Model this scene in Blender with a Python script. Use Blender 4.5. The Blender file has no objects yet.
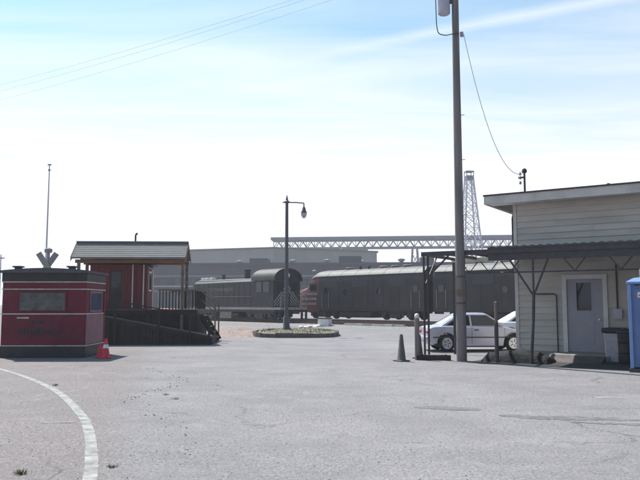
import bpy, bmesh, math, random
from mathutils import Vector, Matrix
random.seed(7)
R = math.radians
S = bpy.context.scene
col = S.collection

# ------------------------------------------------------------------ camera
cd = bpy.data.cameras.new('camera'); cam = bpy.data.objects.new('camera', cd); col.objects.link(cam)
cd.sensor_width = 36; cd.lens = 38.59; cd.clip_start = 0.1; cd.clip_end = 4000
cam.location = (0, 0, 1.7); cam.rotation_euler = (R(90 + 5.33), 0, 0)
S.camera = cam
# ------------------------------------------------------------------ sky, sun, exposure
SUN = Vector((-0.42, 0.50, 1.0)).normalized()
sun_el = math.asin(SUN.z); sun_az = math.atan2(SUN.x, SUN.y)
W = bpy.data.worlds.new('World'); S.world = W; W.use_nodes = True
nt = W.node_tree; nt.nodes.clear(); L = nt.links.new
def wn(t, **k):
    n = nt.nodes.new(t)
    for a, b in k.items(): setattr(n, a, b)
    return n
def wm(op, a, b=None, c=None):
    n = wn('ShaderNodeMath', operation=op)
    for i, v in enumerate((a, b, c)):
        if v is None: continue
        if isinstance(v, (int, float)): n.inputs[i].default_value = v
        else: L(v, n.inputs[i])
    return n.outputs[0]
out = wn('ShaderNodeOutputWorld'); bg = wn('ShaderNodeBackground'); L(bg.outputs[0], out.inputs[0])
sky = wn('ShaderNodeTexSky', sky_type='NISHITA', sun_disc=False, sun_elevation=sun_el, sun_rotation=sun_az,
         air_density=1.0, dust_density=1.5, ozone_density=1.0)
tc = wn('ShaderNodeTexCoord'); sp = wn('ShaderNodeSeparateXYZ'); L(tc.outputs['Generated'], sp.inputs[0])
dz = wm('MAXIMUM', sp.outputs[2], 0.03)
qx = wm('DIVIDE', sp.outputs[0], dz); qy = wm('DIVIDE', sp.outputs[1], dz)
cb = wn('ShaderNodeCombineXYZ'); L(qx, cb.inputs[0]); L(qy, cb.inputs[1])
mp = wn('ShaderNodeMapping'); mp.inputs['Rotation'].default_value = (0, 0, R(25)); mp.inputs['Scale'].default_value = (0.45, 1.5, 1)
L(cb.outputs[0], mp.inputs[0])
nz = wn('ShaderNodeTexNoise'); nz.inputs['Scale'].default_value = 0.9; nz.inputs['Detail'].default_value = 7; nz.inputs['Roughness'].default_value = 0.55
nz.inputs['Distortion'].default_value = 0.6
L(mp.outputs[0], nz.inputs['Vector'])
veil = wm('MULTIPLY_ADD', sp.outputs[2], -3.5, 1.55)                  # cirrus haze thickens towards the horizon, all round
cl = wm('ADD', wm('MULTIPLY', wm('SUBTRACT', nz.outputs[0], 0.44), 1.25), veil)
# contrail: a straight band high in the sky plane
lx, ly = 0.888, -0.46
dist = wm('ABSOLUTE', wm('ADD', wm('MULTIPLY', wm('SUBTRACT', qx, 0.039), -ly), wm('MULTIPLY', wm('SUBTRACT', qy, 2.65), lx)))
trail = wm('MULTIPLY', wm('SUBTRACT', 1.0, wm('MINIMUM', wm('DIVIDE', dist, 0.075), 1.0)), wm('MULTIPLY', 0.30, wm('MINIMUM', wm('MAXIMUM', wm('MULTIPLY_ADD', qx, 2.0, 0.25), 0.0), 1.0)))
fac = wm('MINIMUM', wm('MAXIMUM', wm('ADD', wm('MAXIMUM', cl, 0.05), trail), 0.0), 1.0)
mx = wn('ShaderNodeMix', data_type='RGBA'); L(fac, mx.inputs[0])
tint = wn('ShaderNodeMix', data_type='RGBA', blend_type='MULTIPLY'); tint.inputs[0].default_value = 1.0
L(sky.outputs[0], tint.inputs[6]); tint.inputs[7].default_value = (0.56, 1.02, 1.10, 1)
L(tint.outputs[2], mx.inputs[6])
# thin cloud scatters sunlight forward: brightest towards the sun, fading smoothly away from it
dt = wn('ShaderNodeVectorMath', operation='DOT_PRODUCT'); L(tc.outputs['Generated'], dt.inputs[0]); dt.inputs[1].default_value = SUN
g_ = wn('ShaderNodeMapRange', interpolation_type='SMOOTHSTEP'); L(dt.outputs['Value'], g_.inputs[0])
g_.inputs[1].default_value = -0.5; g_.inputs[2].default_value = 0.55; g_.inputs[3].default_value = 0.20; g_.inputs[4].default_value = 1.0
cs = wn('ShaderNodeVectorMath', operation='SCALE'); cs.inputs[0].default_value = (7.4, 7.5, 7.8); L(g_.outputs[0], cs.inputs['Scale'])
L(cs.outputs[0], mx.inputs[7])
L(mx.outputs[2], bg.inputs[0]); bg.inputs[1].default_value = 0.10
sl = bpy.data.lights.new('sun', 'SUN'); sun = bpy.data.objects.new('sun', sl); col.objects.link(sun)
sl.energy = 4.8; sl.angle = R(0.53); sl.color = (1.0, 0.965, 0.91)
sun.rotation_euler = SUN.to_track_quat('Z', 'Y').to_euler()
S.view_settings.view_transform = 'Standard'; S.view_settings.look = 'None'
S.view_settings.exposure = 0.62; S.view_settings.gamma = 1.0
S.render.engine = 'CYCLES'

# ------------------------------------------------------------------ materials
def mat(name, c, rough=0.7, var=0.25, scale=3.0, metal=0.0, bump=0.0, dirt=None, dirt_amt=0.35, dirt_lo=.48, stretch=(1, 1, 1), fine=40, spec=0.4):
    m = bpy.data.materials.new(name); m.use_nodes = True
    t = m.node_tree; b = t.nodes['Principled BSDF']
    b.inputs['Roughness'].default_value = rough; b.inputs['Metallic'].default_value = metal
    b.inputs['Specular IOR Level'].default_value = spec
    co = t.nodes.new('ShaderNodeTexCoord'); mp = t.nodes.new('ShaderNodeMapping'); mp.inputs['Scale'].default_value = stretch
    oi = t.nodes.new('ShaderNodeObjectInfo')
    t.links.new(co.outputs['Object'], mp.inputs[0])
    ad = t.nodes.new('ShaderNodeVectorMath'); ad.operation = 'ADD'
    sc = t.nodes.new('ShaderNodeVectorMath'); sc.operation = 'SCALE'; sc.inputs[0].default_value = (37, 21, 53)
    t.links.new(oi.outputs['Random'], sc.inputs['Scale'])
    t.links.new(mp.outputs[0], ad.inputs[0]); t.links.new(sc.outputs[0], ad.inputs[1])
    n1 = t.nodes.new('ShaderNodeTexNoise'); n1.inputs['Scale'].default_value = scale; n1.inputs['Detail'].default_value = 6
    n1.inputs['Roughness'].default_value = 0.62
    t.links.new(ad.outputs[0], n1.inputs['Vector'])
    r1 = t.nodes.new('ShaderNodeMapRange'); r1.inputs['From Min'].default_value = 0.3; r1.inputs['From Max'].default_value = 0.7
    r1.inputs['To Min'].default_value = 1 - var; r1.inputs['To Max'].default_value = 1 + var
    t.links.new(n1.outputs[0], r1.inputs[0])
    v = t.nodes.new('ShaderNodeVectorMath'); v.operation = 'SCALE'; v.inputs[0].default_value = c
    t.links.new(r1.outputs[0], v.inputs['Scale'])
    last = v.outputs[0]
    if dirt:
        n2 = t.nodes.new('ShaderNodeTexNoise'); n2.inputs['Scale'].default_value = scale * 0.45; n2.inputs['Detail'].default_value = 8
        n2.inputs['Roughness'].default_value = 0.7
        t.links.new(ad.outputs[0], n2.inputs['Vector'])
        r2 = t.nodes.new('ShaderNodeMapRange'); r2.inputs['From Min'].default_value = dirt_lo; r2.inputs['From Max'].default_value = dirt_lo + .24
        r2.inputs['To Max'].default_value = dirt_amt
        t.links.new(n2.outputs[0], r2.inputs[0])
        x = t.nodes.new('ShaderNodeMix'); x.data_type = 'RGBA'; x.inputs[7].default_value = (*dirt, 1)
        t.links.new(r2.outputs[0], x.inputs[0]); t.links.new(last, x.inputs[6]); last = x.outputs[2]
    t.links.new(last, b.inputs['Base Color'])
    if bump:
        n3 = t.nodes.new('ShaderNodeTexNoise'); n3.inputs['Scale'].default_value = fine; n3.inputs['Detail'].default_value = 3
        t.links.new(ad.outputs[0], n3.inputs['Vector'])
        bp = t.nodes.new('ShaderNodeBump'); bp.inputs['Strength'].default_value = bump; bp.inputs['Distance'].default_value = 0.02
        t.links.new(n3.outputs[0], bp.inputs['Height']); t.links.new(bp.outputs[0], b.inputs['Normal'])
    return m

M = {}
M['maroon'] = mat('maroon_paint', (0.145, 0.020, 0.035), 0.65, 0.2, 2.0, spec=.2, dirt=(0.09, 0.06, 0.06), dirt_amt=.5)
M['bounce_lit'] = mat('bounce_lit_maroon', (0.235, 0.10, 0.125), 0.6, 0.18, 2.0, dirt=(0.2, 0.16, 0.16))  # maroon lightened to paint sky and ground bounce onto the right end
M['black'] = mat('black_paint', (0.022, 0.020, 0.026), 0.5, 0.35, 2.5, dirt=(0.07, 0.065, 0.06), dirt_amt=.4)
M['cream'] = mat('cream_stripe', (0.47, 0.44, 0.40), 0.6, 0.2, 6, dirt=(0.2, 0.17, 0.15), dirt_amt=.6)
M['roofgrey'] = mat('grey_roofing', (0.088, 0.086, 0.092), 0.85, 0.18, 4, bump=.4, dirt=(0.09, .08, .08))
M['pavroof'] = mat('pavilion_roofing', (0.20, 0.19, 0.185), 0.9, 0.12, 3, bump=.3, dirt=(0.15, .14, .135))
M['poster'] = mat('dusty_glass', (0.07, 0.08, 0.078), 0.3, 0.45, 5, dirt=(0.14, 0.15, 0.145), dirt_amt=.6)
M['glass'] = mat('dark_glass', (0.018, 0.022, 0.03), 0.06, 0.2, 2, spec=.6)
M['blueglass'] = mat('bluish_glass', (0.06, 0.08, 0.13), 0.08, 0.3, 3, spec=.6)
M['red'] = mat('barn_red_paint', (0.15, 0.022, 0.027), 0.65, 0.2, 3, dirt=(0.10, 0.03, 0.03))
M['white'] = mat('white_paint', (0.72, 0.71, 0.68), 0.55, 0.1, 5, dirt=(0.4, 0.37, 0.33))
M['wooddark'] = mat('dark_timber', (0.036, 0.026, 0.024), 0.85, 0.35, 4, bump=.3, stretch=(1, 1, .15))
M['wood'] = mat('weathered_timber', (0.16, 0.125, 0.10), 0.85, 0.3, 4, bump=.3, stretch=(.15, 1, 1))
M['woodbrown'] = mat('brown_beam', (0.20, 0.105, 0.06), 0.8, 0.25, 4, stretch=(.15, 1, 1))
M['polewood'] = mat('pole_timber', (0.20, 0.172, 0.17), 0.9, 0.35, 5, bump=.5, stretch=(2, 2, .1), dirt=(0.05, .04, .04))
M['clap'] = mat('clapboard_paint', (0.49, 0.46, 0.42), 0.7, 0.12, 2.0, dirt=(0.30, 0.28, 0.25), dirt_amt=.5, stretch=(.3, 1, 1))
M['fascia'] = mat('fascia_paint', (0.56, 0.53, 0.50), 0.7, 0.14, 2.0, dirt=(0.25, 0.23, 0.2), dirt_amt=.5)
M['door'] = mat('door_paint', (0.30, 0.30, 0.35), 0.5, 0.08, 2.0, dirt=(0.3, 0.29, 0.28))
M['trim'] = mat('white_trim', (0.62, 0.62, 0.62), 0.6, 0.1, 3, dirt=(0.4, 0.38, 0.35))
M['steel'] = mat('dark_steel', (0.045, 0.042, 0.048), 0.6, 0.3, 6, dirt=(0.10, 0.06, 0.045))
M['galv'] = mat('galvanised_steel', (0.33, 0.34, 0.36), 0.45, 0.15, 6, metal=.4)
M['paleframe'] = mat('pale_beam', (0.52, 0.49, 0.36), 0.7, 0.15, 4)
M['tin'] = mat('canopy_tin', (0.13, 0.125, 0.125), 0.55, 0.3, 3, dirt=(0.16, 0.09, 0.06))
M['concrete'] = mat('concrete', (0.30, 0.285, 0.27), 0.9, 0.18, 3, bump=.4, dirt=(0.16, .15, .14))
M['kerb'] = mat('old_kerb', (0.11, 0.095, 0.09), 0.9, 0.3, 3, bump=.5, dirt=(0.06, .05, .05))
M['blue'] = mat('blue_plastic', (0.09, 0.15, 0.32), 0.45, 0.1, 2.5, dirt=(0.06, 0.11, 0.24))
M['bluelight'] = mat('pale_lit_blue_plastic', (0.16, 0.27, 0.52), 0.45, 0.1, 2)  # roof colour, also the lit edge painted on one corner post
M['silver'] = mat('silver_car_paint', (0.46, 0.45, 0.53), 0.28, 0.04, 2, metal=.35, spec=.6)
M['carwhite'] = mat('white_car_paint', (0.70, 0.71, 0.74), 0.25, 0.03, 2, spec=.6)
M['carred'] = mat('red_car_paint', (0.36, 0.03, 0.035), 0.3, 0.05, 2, spec=.6)
M['rubber'] = mat('rubber', (0.018, 0.017, 0.018), 0.85, 0.3, 8)
M['chrome'] = mat('bright_metal', (0.62, 0.62, 0.64), 0.25, 0.08, 6, metal=.9)
M['lamp_red'] = mat('red_lens', (0.35, 0.02, 0.02), 0.2, 0.1, 6)
M['lamp_clear'] = mat('clear_lens', (0.6, 0.6, 0.62), 0.12, 0.1, 6)
M['conered'] = mat('cone_red', (0.62, 0.035, 0.055), 0.55, 0.12, 8, dirt=(0.35, .04, .05))
M['conegrey'] = mat('grimy_cone', (0.115, 0.098, 0.095), 0.8, 0.3, 8, dirt=(0.07, .06, .06))
M['refl'] = mat('reflective_band', (0.75, 0.74, 0.74), 0.4, 0.08, 8)
M['locoblack'] = mat('engine_dark_paint', (0.022, 0.019, 0.025), 0.5, 0.3, 1.5, dirt=(0.085, 0.07, 0.065), dirt_amt=.5)
M['locogrey'] = mat('engine_dark_grey', (0.030, 0.023, 0.026), 0.6, 0.3, 1.2, dirt=(0.07, 0.055, 0.05), dirt_amt=.6, stretch=(1, 1, .5))
M['nose'] = mat('engine_red_paint', (0.13, 0.026, 0.025), 0.55, 0.25, 1.5, dirt=(0.12, 0.04, 0.035))
M['roofsilver'] = mat('dull_silver_roof', (0.125, 0.112, 0.108), 0.6, 0.25, 1.2, dirt=(0.15, 0.14, 0.13), dirt_amt=.7)
M['stripe'] = mat('dull_silver_stripe', (0.34, 0.32, 0.29), 0.6, 0.2, 4, dirt=(0.15, 0.13, 0.12), dirt_amt=.6)
M['lettering'] = mat('dull_gold_lettering', (0.22, 0.19, 0.11), 0.6, 0.2, 4)
M['tank'] = mat('sandy_tank_paint', (0.22, 0.205, 0.175), 0.8, 0.25, 3, dirt=(0.12, .1, .09))
M['rust'] = mat('rusty_rail', (0.13, 0.075, 0.055), 0.7, 0.3, 8)
M['ballast'] = mat('ballast', (0.22, 0.205, 0.195), 0.95, 0.5, 9, bump=1.0, dirt=(0.12, 0.10, 0.09), dirt_amt=.7)
M['redgravel'] = mat('reddish_gravel', (0.26, 0.195, 0.175), 0.95, 0.45, 5, bump=1.0, dirt=(0.16, 0.12, 0.08), dirt_amt=.7)
M['soil'] = mat('dry_grass_soil', (0.17, 0.15, 0.10), 0.95, 0.45, 4, bump=1.0, dirt=(0.08, 0.08, 0.05), dirt_amt=.8)
M['grass'] = mat('dry_grass', (0.16, 0.135, 0.07), 0.9, 0.4, 6)
M['heap'] = mat('dark_tarp', (0.013, 0.012, 0.014), 0.9, 0.4, 5, bump=.8, fine=14)
M['far_a'] = mat('far_grey_cladding', (0.23, 0.22, 0.215), 0.8, 0.12, .15, dirt=(0.17, 0.165, 0.16))
M['far_b'] = mat('far_dark_cladding', (0.10, 0.09, 0.105), 0.8, 0.15, .2, dirt=(0.09, 0.085, 0.085))
M['far_c'] = mat('far_light_band', (0.40, 0.39, 0.38), 0.8, 0.1, .3)
M['truss'] = mat('gallery_steel', (0.15, 0.145, 0.19), 0.7, 0.15, .5)
M['tower'] = mat('tower_steel', (0.45, 0.45, 0.50), 0.6, 0.15, 1)
M['lampmetal'] = mat('lamp_post_paint', (0.085, 0.08, 0.092), 0.5, 0.2, 6)
M['lanternglass'] = mat('lantern_glass', (0.40, 0.40, 0.42), 0.15, 0.1, 9, spec=.6)
M['can'] = mat('transformer_paint', (0.46, 0.44, 0.52), 0.45, 0.1, 4, dirt=(0.24, .22, .22))
M['wire'] = mat('cable', (0.035, 0.033, 0.037), 0.6, 0.1, 9)
M['wirepale'] = mat('bare_cable', (0.62, 0.62, 0.68), 0.4, 0.1, 9, metal=.5)
M['ceramic'] = mat('ceramic', (0.30, 0.28, 0.30), 0.25, 0.1, 9)
M['whitebin'] = mat('pale_bin', (0.44, 0.43, 0.45), 0.6, 0.15, 5, dirt=(0.3, .28, .27))

M['canopy_shade'] = mat('canopy_shade_asphalt', (0.042, 0.040, 0.042), 0.85, 0.35, 2.5, bump=.5, dirt=(0.03, .029, .03), dirt_amt=.6)  # asphalt darkened to deepen the shade under the canopy

# asphalt: aggregate speckle, patches, stains
def asphalt():
    m = bpy.data.materials.new('asphalt'); m.use_nodes = True
    t = m.node_tree; b = t.nodes['Principled BSDF']; b.inputs['Roughness'].default_value = 0.88; b.inputs['Specular IOR Level'].default_value = .25
    co = t.nodes.new('ShaderNodeTexCoord'); lk = t.links.new
    def noise(s, d=4, r=.6, vec=None, dist=0):
        n = t.nodes.new('ShaderNodeTexNoise'); n.inputs['Scale'].default_value = s; n.inputs['Detail'].default_value = d; n.inputs['Roughness'].default_value = r
        n.inputs['Distortion'].default_value = dist
        lk(vec or co.outputs['Object'], n.inputs['Vector']); return n.outputs[0]
    def rng(x, a, b_, c, d):
        r = t.nodes.new('ShaderNodeMapRange'); r.inputs[1].default_value = a; r.inputs[2].default_value = b_; r.inputs[3].default_value = c; r.inputs[4].default_value = d
        lk(x, r.inputs[0]); return r.outputs[0]
    def mix(f, a, b_, mode='MIX'):
        x = t.nodes.new('ShaderNodeMix'); x.data_type = 'RGBA'; x.blend_type = mode
        for i, v in ((0, f), (6, a), (7, b_)):
            if isinstance(v, (int, float)): x.inputs[i].default_value = v
            elif isinstance(v, tuple): x.inputs[i].default_value = (*v, 1)
            else: lk(v, x.inputs[i])
        return x.outputs[2]
    mp = t.nodes.new('ShaderNodeMapping'); mp.inputs['Rotation'].default_value = (0, 0, R(20)); mp.inputs['Scale'].default_value = (.12, .5, 1)
    lk(co.outputs['Object'], mp.inputs[0])
    base = mix(rng(noise(.10, 6, .6), .35, .65, 0, 1), (0.163, 0.149, 0.153), (0.210, 0.192, 0.198))
    base = mix(rng(noise(1.0, 7, .65, mp.outputs[0]),   .48, .72, 0, .6), base, (0.125, 0.12, 0.122))
    # older browner paving to the left of a wavering joint
    sx = t.nodes.new('ShaderNodeSeparateXYZ'); lk(co.outputs['Object'], sx.inputs[0])
    ma = t.nodes.new('ShaderNodeMath'); ma.operation = 'MULTIPLY_ADD'; lk(sx.outputs[1], ma.inputs[0]); ma.inputs[1].default_value = 0.22; lk(sx.outputs[0], ma.inputs[2])
    mb = t.nodes.new('ShaderNodeMath'); mb.operation = 'MULTIPLY_ADD'; lk(noise(.6, 5), mb.inputs[0]); mb.inputs[1].default_value = 1.6; lk(ma.outputs[0], mb.inputs[2])
    base = mix(rng(mb.outputs[0], -.2, .5, .7, 0), base, (0.158, 0.128, 0.122))
    v = t.nodes.new('ShaderNodeTexVoronoi'); v.inputs['Scale'].default_value = 55; lk(co.outputs['Object'], v.inputs['Vector']); hs = t.nodes.new('ShaderNodeHueSaturation'); hs.inputs['Saturation'].default_value = .18; lk(v.outputs['Color'], hs.inputs['Color'])
    base = mix(rng(v.outputs['Distance'], 0.0, .6, 0, .5), mix(.6, base, hs.outputs[0], 'OVERLAY'), base)
    n = noise(24, 5, .8); base = mix(rng(n, .30, .48, .62, 0), base, (0.075, 0.07, 0.07)); base = mix(rng(n, .54, .68, 0, .85), base, (0.44, 0.43, 0.435))
    base = mix(rng(noise(3.2, 5, .75), .62, .70, 0, .35), base, (0.085, 0.08, 0.078))
    base = mix(rng(noise(.55, 6, .7), .42, .66, 0, .42), base, (0.128, 0.122, 0.124))
    base = mix(rng(noise(1.7, 6, .75, None, 1.2), .54, .70, 0, .45), base, (0.30, 0.293, 0.297))
    w = t.nodes.new('ShaderNodeVectorMath'); w.operation = 'MULTIPLY_ADD'; nn_ = t.nodes.new('ShaderNodeTexNoise'); nn_.inputs['Scale'].default_value = 1.3; nn_.inputs['Detail'].default_value = 5
    lk(co.outputs['Object'], nn_.inputs['Vector']); lk(nn_.outputs['Color'], w.inputs[0]); w.inputs[1].default_value = (1.1, 1.1, 0); lk(co.outputs['Object'], w.inputs[2])
    vc = t.nodes.new('ShaderNodeTexVoronoi'); vc.feature = 'DISTANCE_TO_EDGE'; vc.inputs['Scale'].default_value = .30; lk(w.outputs[0], vc.inputs['Vector'])
    ck = t.nodes.new('ShaderNodeMath'); ck.operation = 'MULTIPLY'; lk(rng(vc.outputs['Distance'], .002, .008, .5, 0), ck.inputs[0]); lk(rng(noise(.35, 4), .48, .60, 0, 1), ck.inputs[1])
    base = mix(ck.outputs[0], base, (0.05, 0.047, 0.046))
    lk(base, b.inputs['Base Color'])
    bp = t.nodes.new('ShaderNodeBump'); bp.inputs['Strength'].default_value = .55; bp.inputs['Distance'].default_value = .012
    lk(noise(60, 4, .7), bp.inputs['Height']); lk(bp.outputs[0], b.inputs['Normal'])
    return m
M['asphalt'] = asphalt()
M['roadpaint'] = mat('worn_road_paint', (0.33, 0.315, 0.295), 0.8, 0.3, 9, dirt=(0.165, 0.16, 0.16), dirt_amt=1.0, dirt_lo=.40, bump=.4, fine=60)
M['streak'] = mat('dark_streak_paving', (0.118, 0.113, 0.116), 0.88, 0.3, 9, dirt=(0.18, .172, .176), dirt_amt=.85, dirt_lo=.42)

# ------------------------------------------------------------------ mesh helpers
class MB:
    def __init__(s): s.v = []; s.f = []
    def add(s, vs, fs):
        o = len(s.v); s.v += [tuple(p) for p in vs]; s.f += [tuple(i + o for i in f) for f in fs]; return s
    def box(s, x0, x1, y0, y1, z0, z1, M_=None):
        vs = [(x0,y0,z0),(x1,y0,z0),(x1,y1,z0),(x0,y1,z0),(x0,y0,z1),(x1,y0,z1),(x1,y1,z1),(x0,y1,z1)]
        if M_ is not None: vs = [M_ @ Vector(p) for p in vs]
        return s.add(vs, [(0,3,2,1),(4,5,6,7),(0,1,5,4),(1,2,6,5),(2,3,7,6),(3,0,4,7)])
    def bar(s, a, b, w, h=None):
        a, b = Vector(a), Vector(b); d = b - a; h = h or w
        q = d.to_track_quat('Z', 'Y').to_matrix().to_4x4(); q.translation = a
        return s.box(-w/2, w/2, -h/2, h/2, 0, d.length, q)
    def tube(s, pts, r, n=8, caps=True):
        pts = [Vector(p) for p in pts]; rs = r if isinstance(r, (list, tuple)) else [r] * len(pts)
        vs = []; fs = []; up = None
        for i, p in enumerate(pts):
            d = (pts[min(i+1, len(pts)-1)] - pts[max(i-1, 0)]).normalized()
            if up is None:
                up = d.orthogonal().normalized()
            else:
                up = (up - d * up.dot(d)).normalized()
            sd = d.cross(up)
            for k in range(n):
                a = 2 * math.pi * k / n; vs.append(p + (up * math.cos(a) + sd * math.sin(a)) * rs[i])
        for i in range(len(pts) - 1):
            for k in range(n):
                fs.append((i*n+k, i*n+(k+1) % n, (i+1)*n+(k+1) % n, (i+1)*n+k))
        if caps: fs.append(tuple(range(n-1, -1, -1))); fs.append(tuple((len(pts)-1)*n + k for k in range(n)))
        return s.add(vs, fs)
    def lathe(s, prof, c=(0, 0, 0), n=16, axis='z'):
        vs = []; fs = []
        for r, z in prof:
            for k in range(n):
                a = 2*math.pi*k/n; x, y = r*math.cos(a), r*math.sin(a)
                p = (x, y, z) if axis == 'z' else ((x, z, y) if axis == 'y' else (z, x, y))
                vs.append((p[0]+c[0], p[1]+c[1], p[2]+c[2]))
        for i in range(len(prof)-1):
            for k in range(n): fs.append((i*n+k, i*n+(k+1) % n, (i+1)*n+(k+1) % n, (i+1)*n+k))
        fs.append(tuple(range(n-1, -1, -1))); fs.append(tuple((len(prof)-1)*n + k for k in range(n)))
        return s.add(vs, fs)
    def rings(s, rings, cap0=True, cap1=True, closed=True):
        n = len(rings[0]); vs = [p for r in rings for p in r]; fs = []
        for i in range(len(rings)-1):
            for k in range(n if closed else n-1): fs.append((i*n+k, i*n+(k+1) % n, (i+1)*n+(k+1) % n, (i+1)*n+k))
        if cap0: fs.append(tuple(range(n-1, -1, -1)))
        if cap1: fs.append(tuple((len(rings)-1)*n+k for k in range(n)))
        return s.add(vs, fs)
    def mesh(s, name, m, smooth=None, bevel=0):
        me = bpy.data.meshes.new(name); me.from_pydata(s.v, [], s.f); me.materials.append(m)
        b = bmesh.new(); b.from_mesh(me)
        bmesh.ops.recalc_face_normals(b, faces=b.faces)
        if bevel:
            es = [e for e in b.edges if len(e.link_faces) == 2 and e.calc_face_angle(0) > 0.6]
            bmesh.ops.bevel(b, geom=es, offset=bevel, segments=2, affect='EDGES', profile=.5)
        b.to_mesh(me); b.free()
        if smooth is not None:
            for p in me.polygons: p.use_smooth = True
            me.set_sharp_from_angle(angle=R(smooth))
        return me
    def build(s, name, m, parent=None, smooth=None, bevel=0):
        return link(name, s.mesh(name, m, smooth, bevel), parent)
def link(name, me, parent=None, loc=None, rot=None):
    o = bpy.data.objects.new(name, me); col.objects.link(o)
    if parent: o.parent = parent
    if loc: o.location = loc
    if rot: o.rotation_euler = rot
    return o
def tag(o, label, cat, group=None, kind=None):
    if label: o['label'] = label
    if cat: o['category'] = cat
    if group: o['group'] = group
    if kind: o['kind'] = kind
    return o
def empty(name, loc, rz, label, cat, group=None):
    o = bpy.data.objects.new(name, None); col.objects.link(o); o.location = loc; o.rotation_euler = (0, 0, rz); o.empty_display_size = .3
    return tag(o, label, cat, group)
def kids(o): return list(o.children)
def copy_tree(o, parent=None):
    c = o.copy(); col.objects.link(c); c.parent = parent
    for ch in kids(o): copy_tree(ch, c)
    return c
def struct(name, mb, m):
    o = mb.build(name, m); o['kind'] = 'structure'; return o
def B(): return MB()
def offset_poly(pts, d):
    n = len(pts); r = []
    for i in range(n):
        p, q, s = Vector(pts[i-1]), Vector(pts[i]), Vector(pts[(i+1) % n])
        e1 = (q-p).normalized(); e2 = (s-q).normalized()
        n1 = Vector((-e1.y, e1.x)); n2 = Vector((-e2.y, e2.x)); m = (n1+n2)
        m = m / max(.35, m.length**2/2)
        r.append((q.x+m.x*d, q.y+m.y*d))
    return r
def text_mesh(txt, size, m, depth=.004):
    cu = bpy.data.curves.new('lettering', 'FONT'); cu.body = txt; cu.size = size; cu.extrude = depth; cu.align_x = 'CENTER'; cu.align_y = 'CENTER'
    cu.resolution_u = 2
    o = bpy.data.objects.new('lettering', cu); col.objects.link(o)
    bpy.context.view_layer.update()
    me = bpy.data.meshes.new_from_object(o.evaluated_get(bpy.context.evaluated_depsgraph_get()))
    bpy.data.objects.remove(o); me.materials.clear(); me.materials.append(m); return me

# ================================================================== SETTING
b = B(); n = 1500
b.add([(-n,-n,0),(n,-n,0),(n,n,0),(-n,n,0)], [(0,1,2,3)])
struct('asphalt_ground', b, M['asphalt'])

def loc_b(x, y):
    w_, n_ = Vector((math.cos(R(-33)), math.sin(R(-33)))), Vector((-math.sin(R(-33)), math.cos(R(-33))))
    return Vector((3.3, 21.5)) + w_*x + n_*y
b = B(); shade_pts = [loc_b(1.5+i*.6, -.55+random.uniform(-.04,.04)) for i in range(20)] + [loc_b(12.9, 2.6), loc_b(1.5, 2.6)]
b.add([(p.x, p.y, .004) for p in shade_pts], [tuple(range(len(shade_pts)))])
struct('canopy_shade_sheet', b, M['canopy_shade'])  # canopy shade painted as a dark sheet over the asphalt
# curved white road line
pts = [(-9.6,19.6),(-8.55,18.4),(-7.5,17.1),(-6.25,15.35),(-5.25,13.8),(-4.46,12.35),(-3.84,11.1),(-3.42,10.2),(-2.97,9.05),(-2.535,7.8),(-2.19,6.68),(-1.85,5.2),(-1.7,3.6),(-1.75,1.5)]
def smooth_line(p, k=6):
    o = []
    for i in range(len(p)-1):
        a, b_, c, d = (Vector(p[max(i-1,0)]), Vector(p[i]), Vector(p[i+1]), Vector(p[min(i+2,len(p)-1)]))
        for j in range(k):
            t = j/k; o.append(.5*((2*b_)+(c-a)*t+(2*a-5*b_+4*c-d)*t*t+(3*b_-a-3*c+d)*t**3))
    o.append(Vector(p[-1])); return o
def ribbon(p, w, z, jit=0.0):
    p = [Vector(q) for q in p]; vs = []; fs = []
    for i, q in enumerate(p):
        d = (p[min(i+1,len(p)-1)]-p[max(i-1,0)]).normalized(); nn = Vector((-d.y, d.x))
        ww = w if not callable(w) else w(i/(len(p)-1))
        for sgn in (-1, 1):
            e = q + nn*sgn*(ww/2+random.uniform(-jit,jit)); vs.append((e.x,e.y,z))
    for i in range(len(p)-1): fs.append((2*i,2*i+1,2*i+3,2*i+2))
    return MB().add(vs, fs)
struct('road_line', ribbon(smooth_line(pts, 24), .14, .004, .007), M['roadpaint'])
struct('paint_mark', ribbon([(5.0,12.72),(5.24,12.75),(5.5,12.72)], .14, .004, .02), M['roadpaint'])
struct('paint_mark', ribbon([(-4.0,10.05),(-3.75,10.08),(-3.55,10.1)], .07, .005, .02), M['roadpaint'])
# long darker streaks on the paving
struct('dark_streak', ribbon(smooth_line([(1.55,11.55),(1.9,11.5),(2.3,11.36),(2.6,11.3)], 14), lambda t: .06+.30*math.sin(math.pi*t)**.6, .004, .05), M['streak'])
struct('dark_streak', ribbon(smooth_line([(2.75,10.75),(3.3,10.5),(3.9,10.45),(4.7,10.25)], 14), lambda t: .06+.27*math.sin(math.pi*t)**.6, .004, .05), M['streak'])
struct('dark_streak', ribbon(smooth_line([(3.6,10.1),(4.3,9.95),(5.2,9.8),(6.4,9.6)], 14), lambda t:   .05+.24*t, .004, .05), M['streak'])

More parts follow.
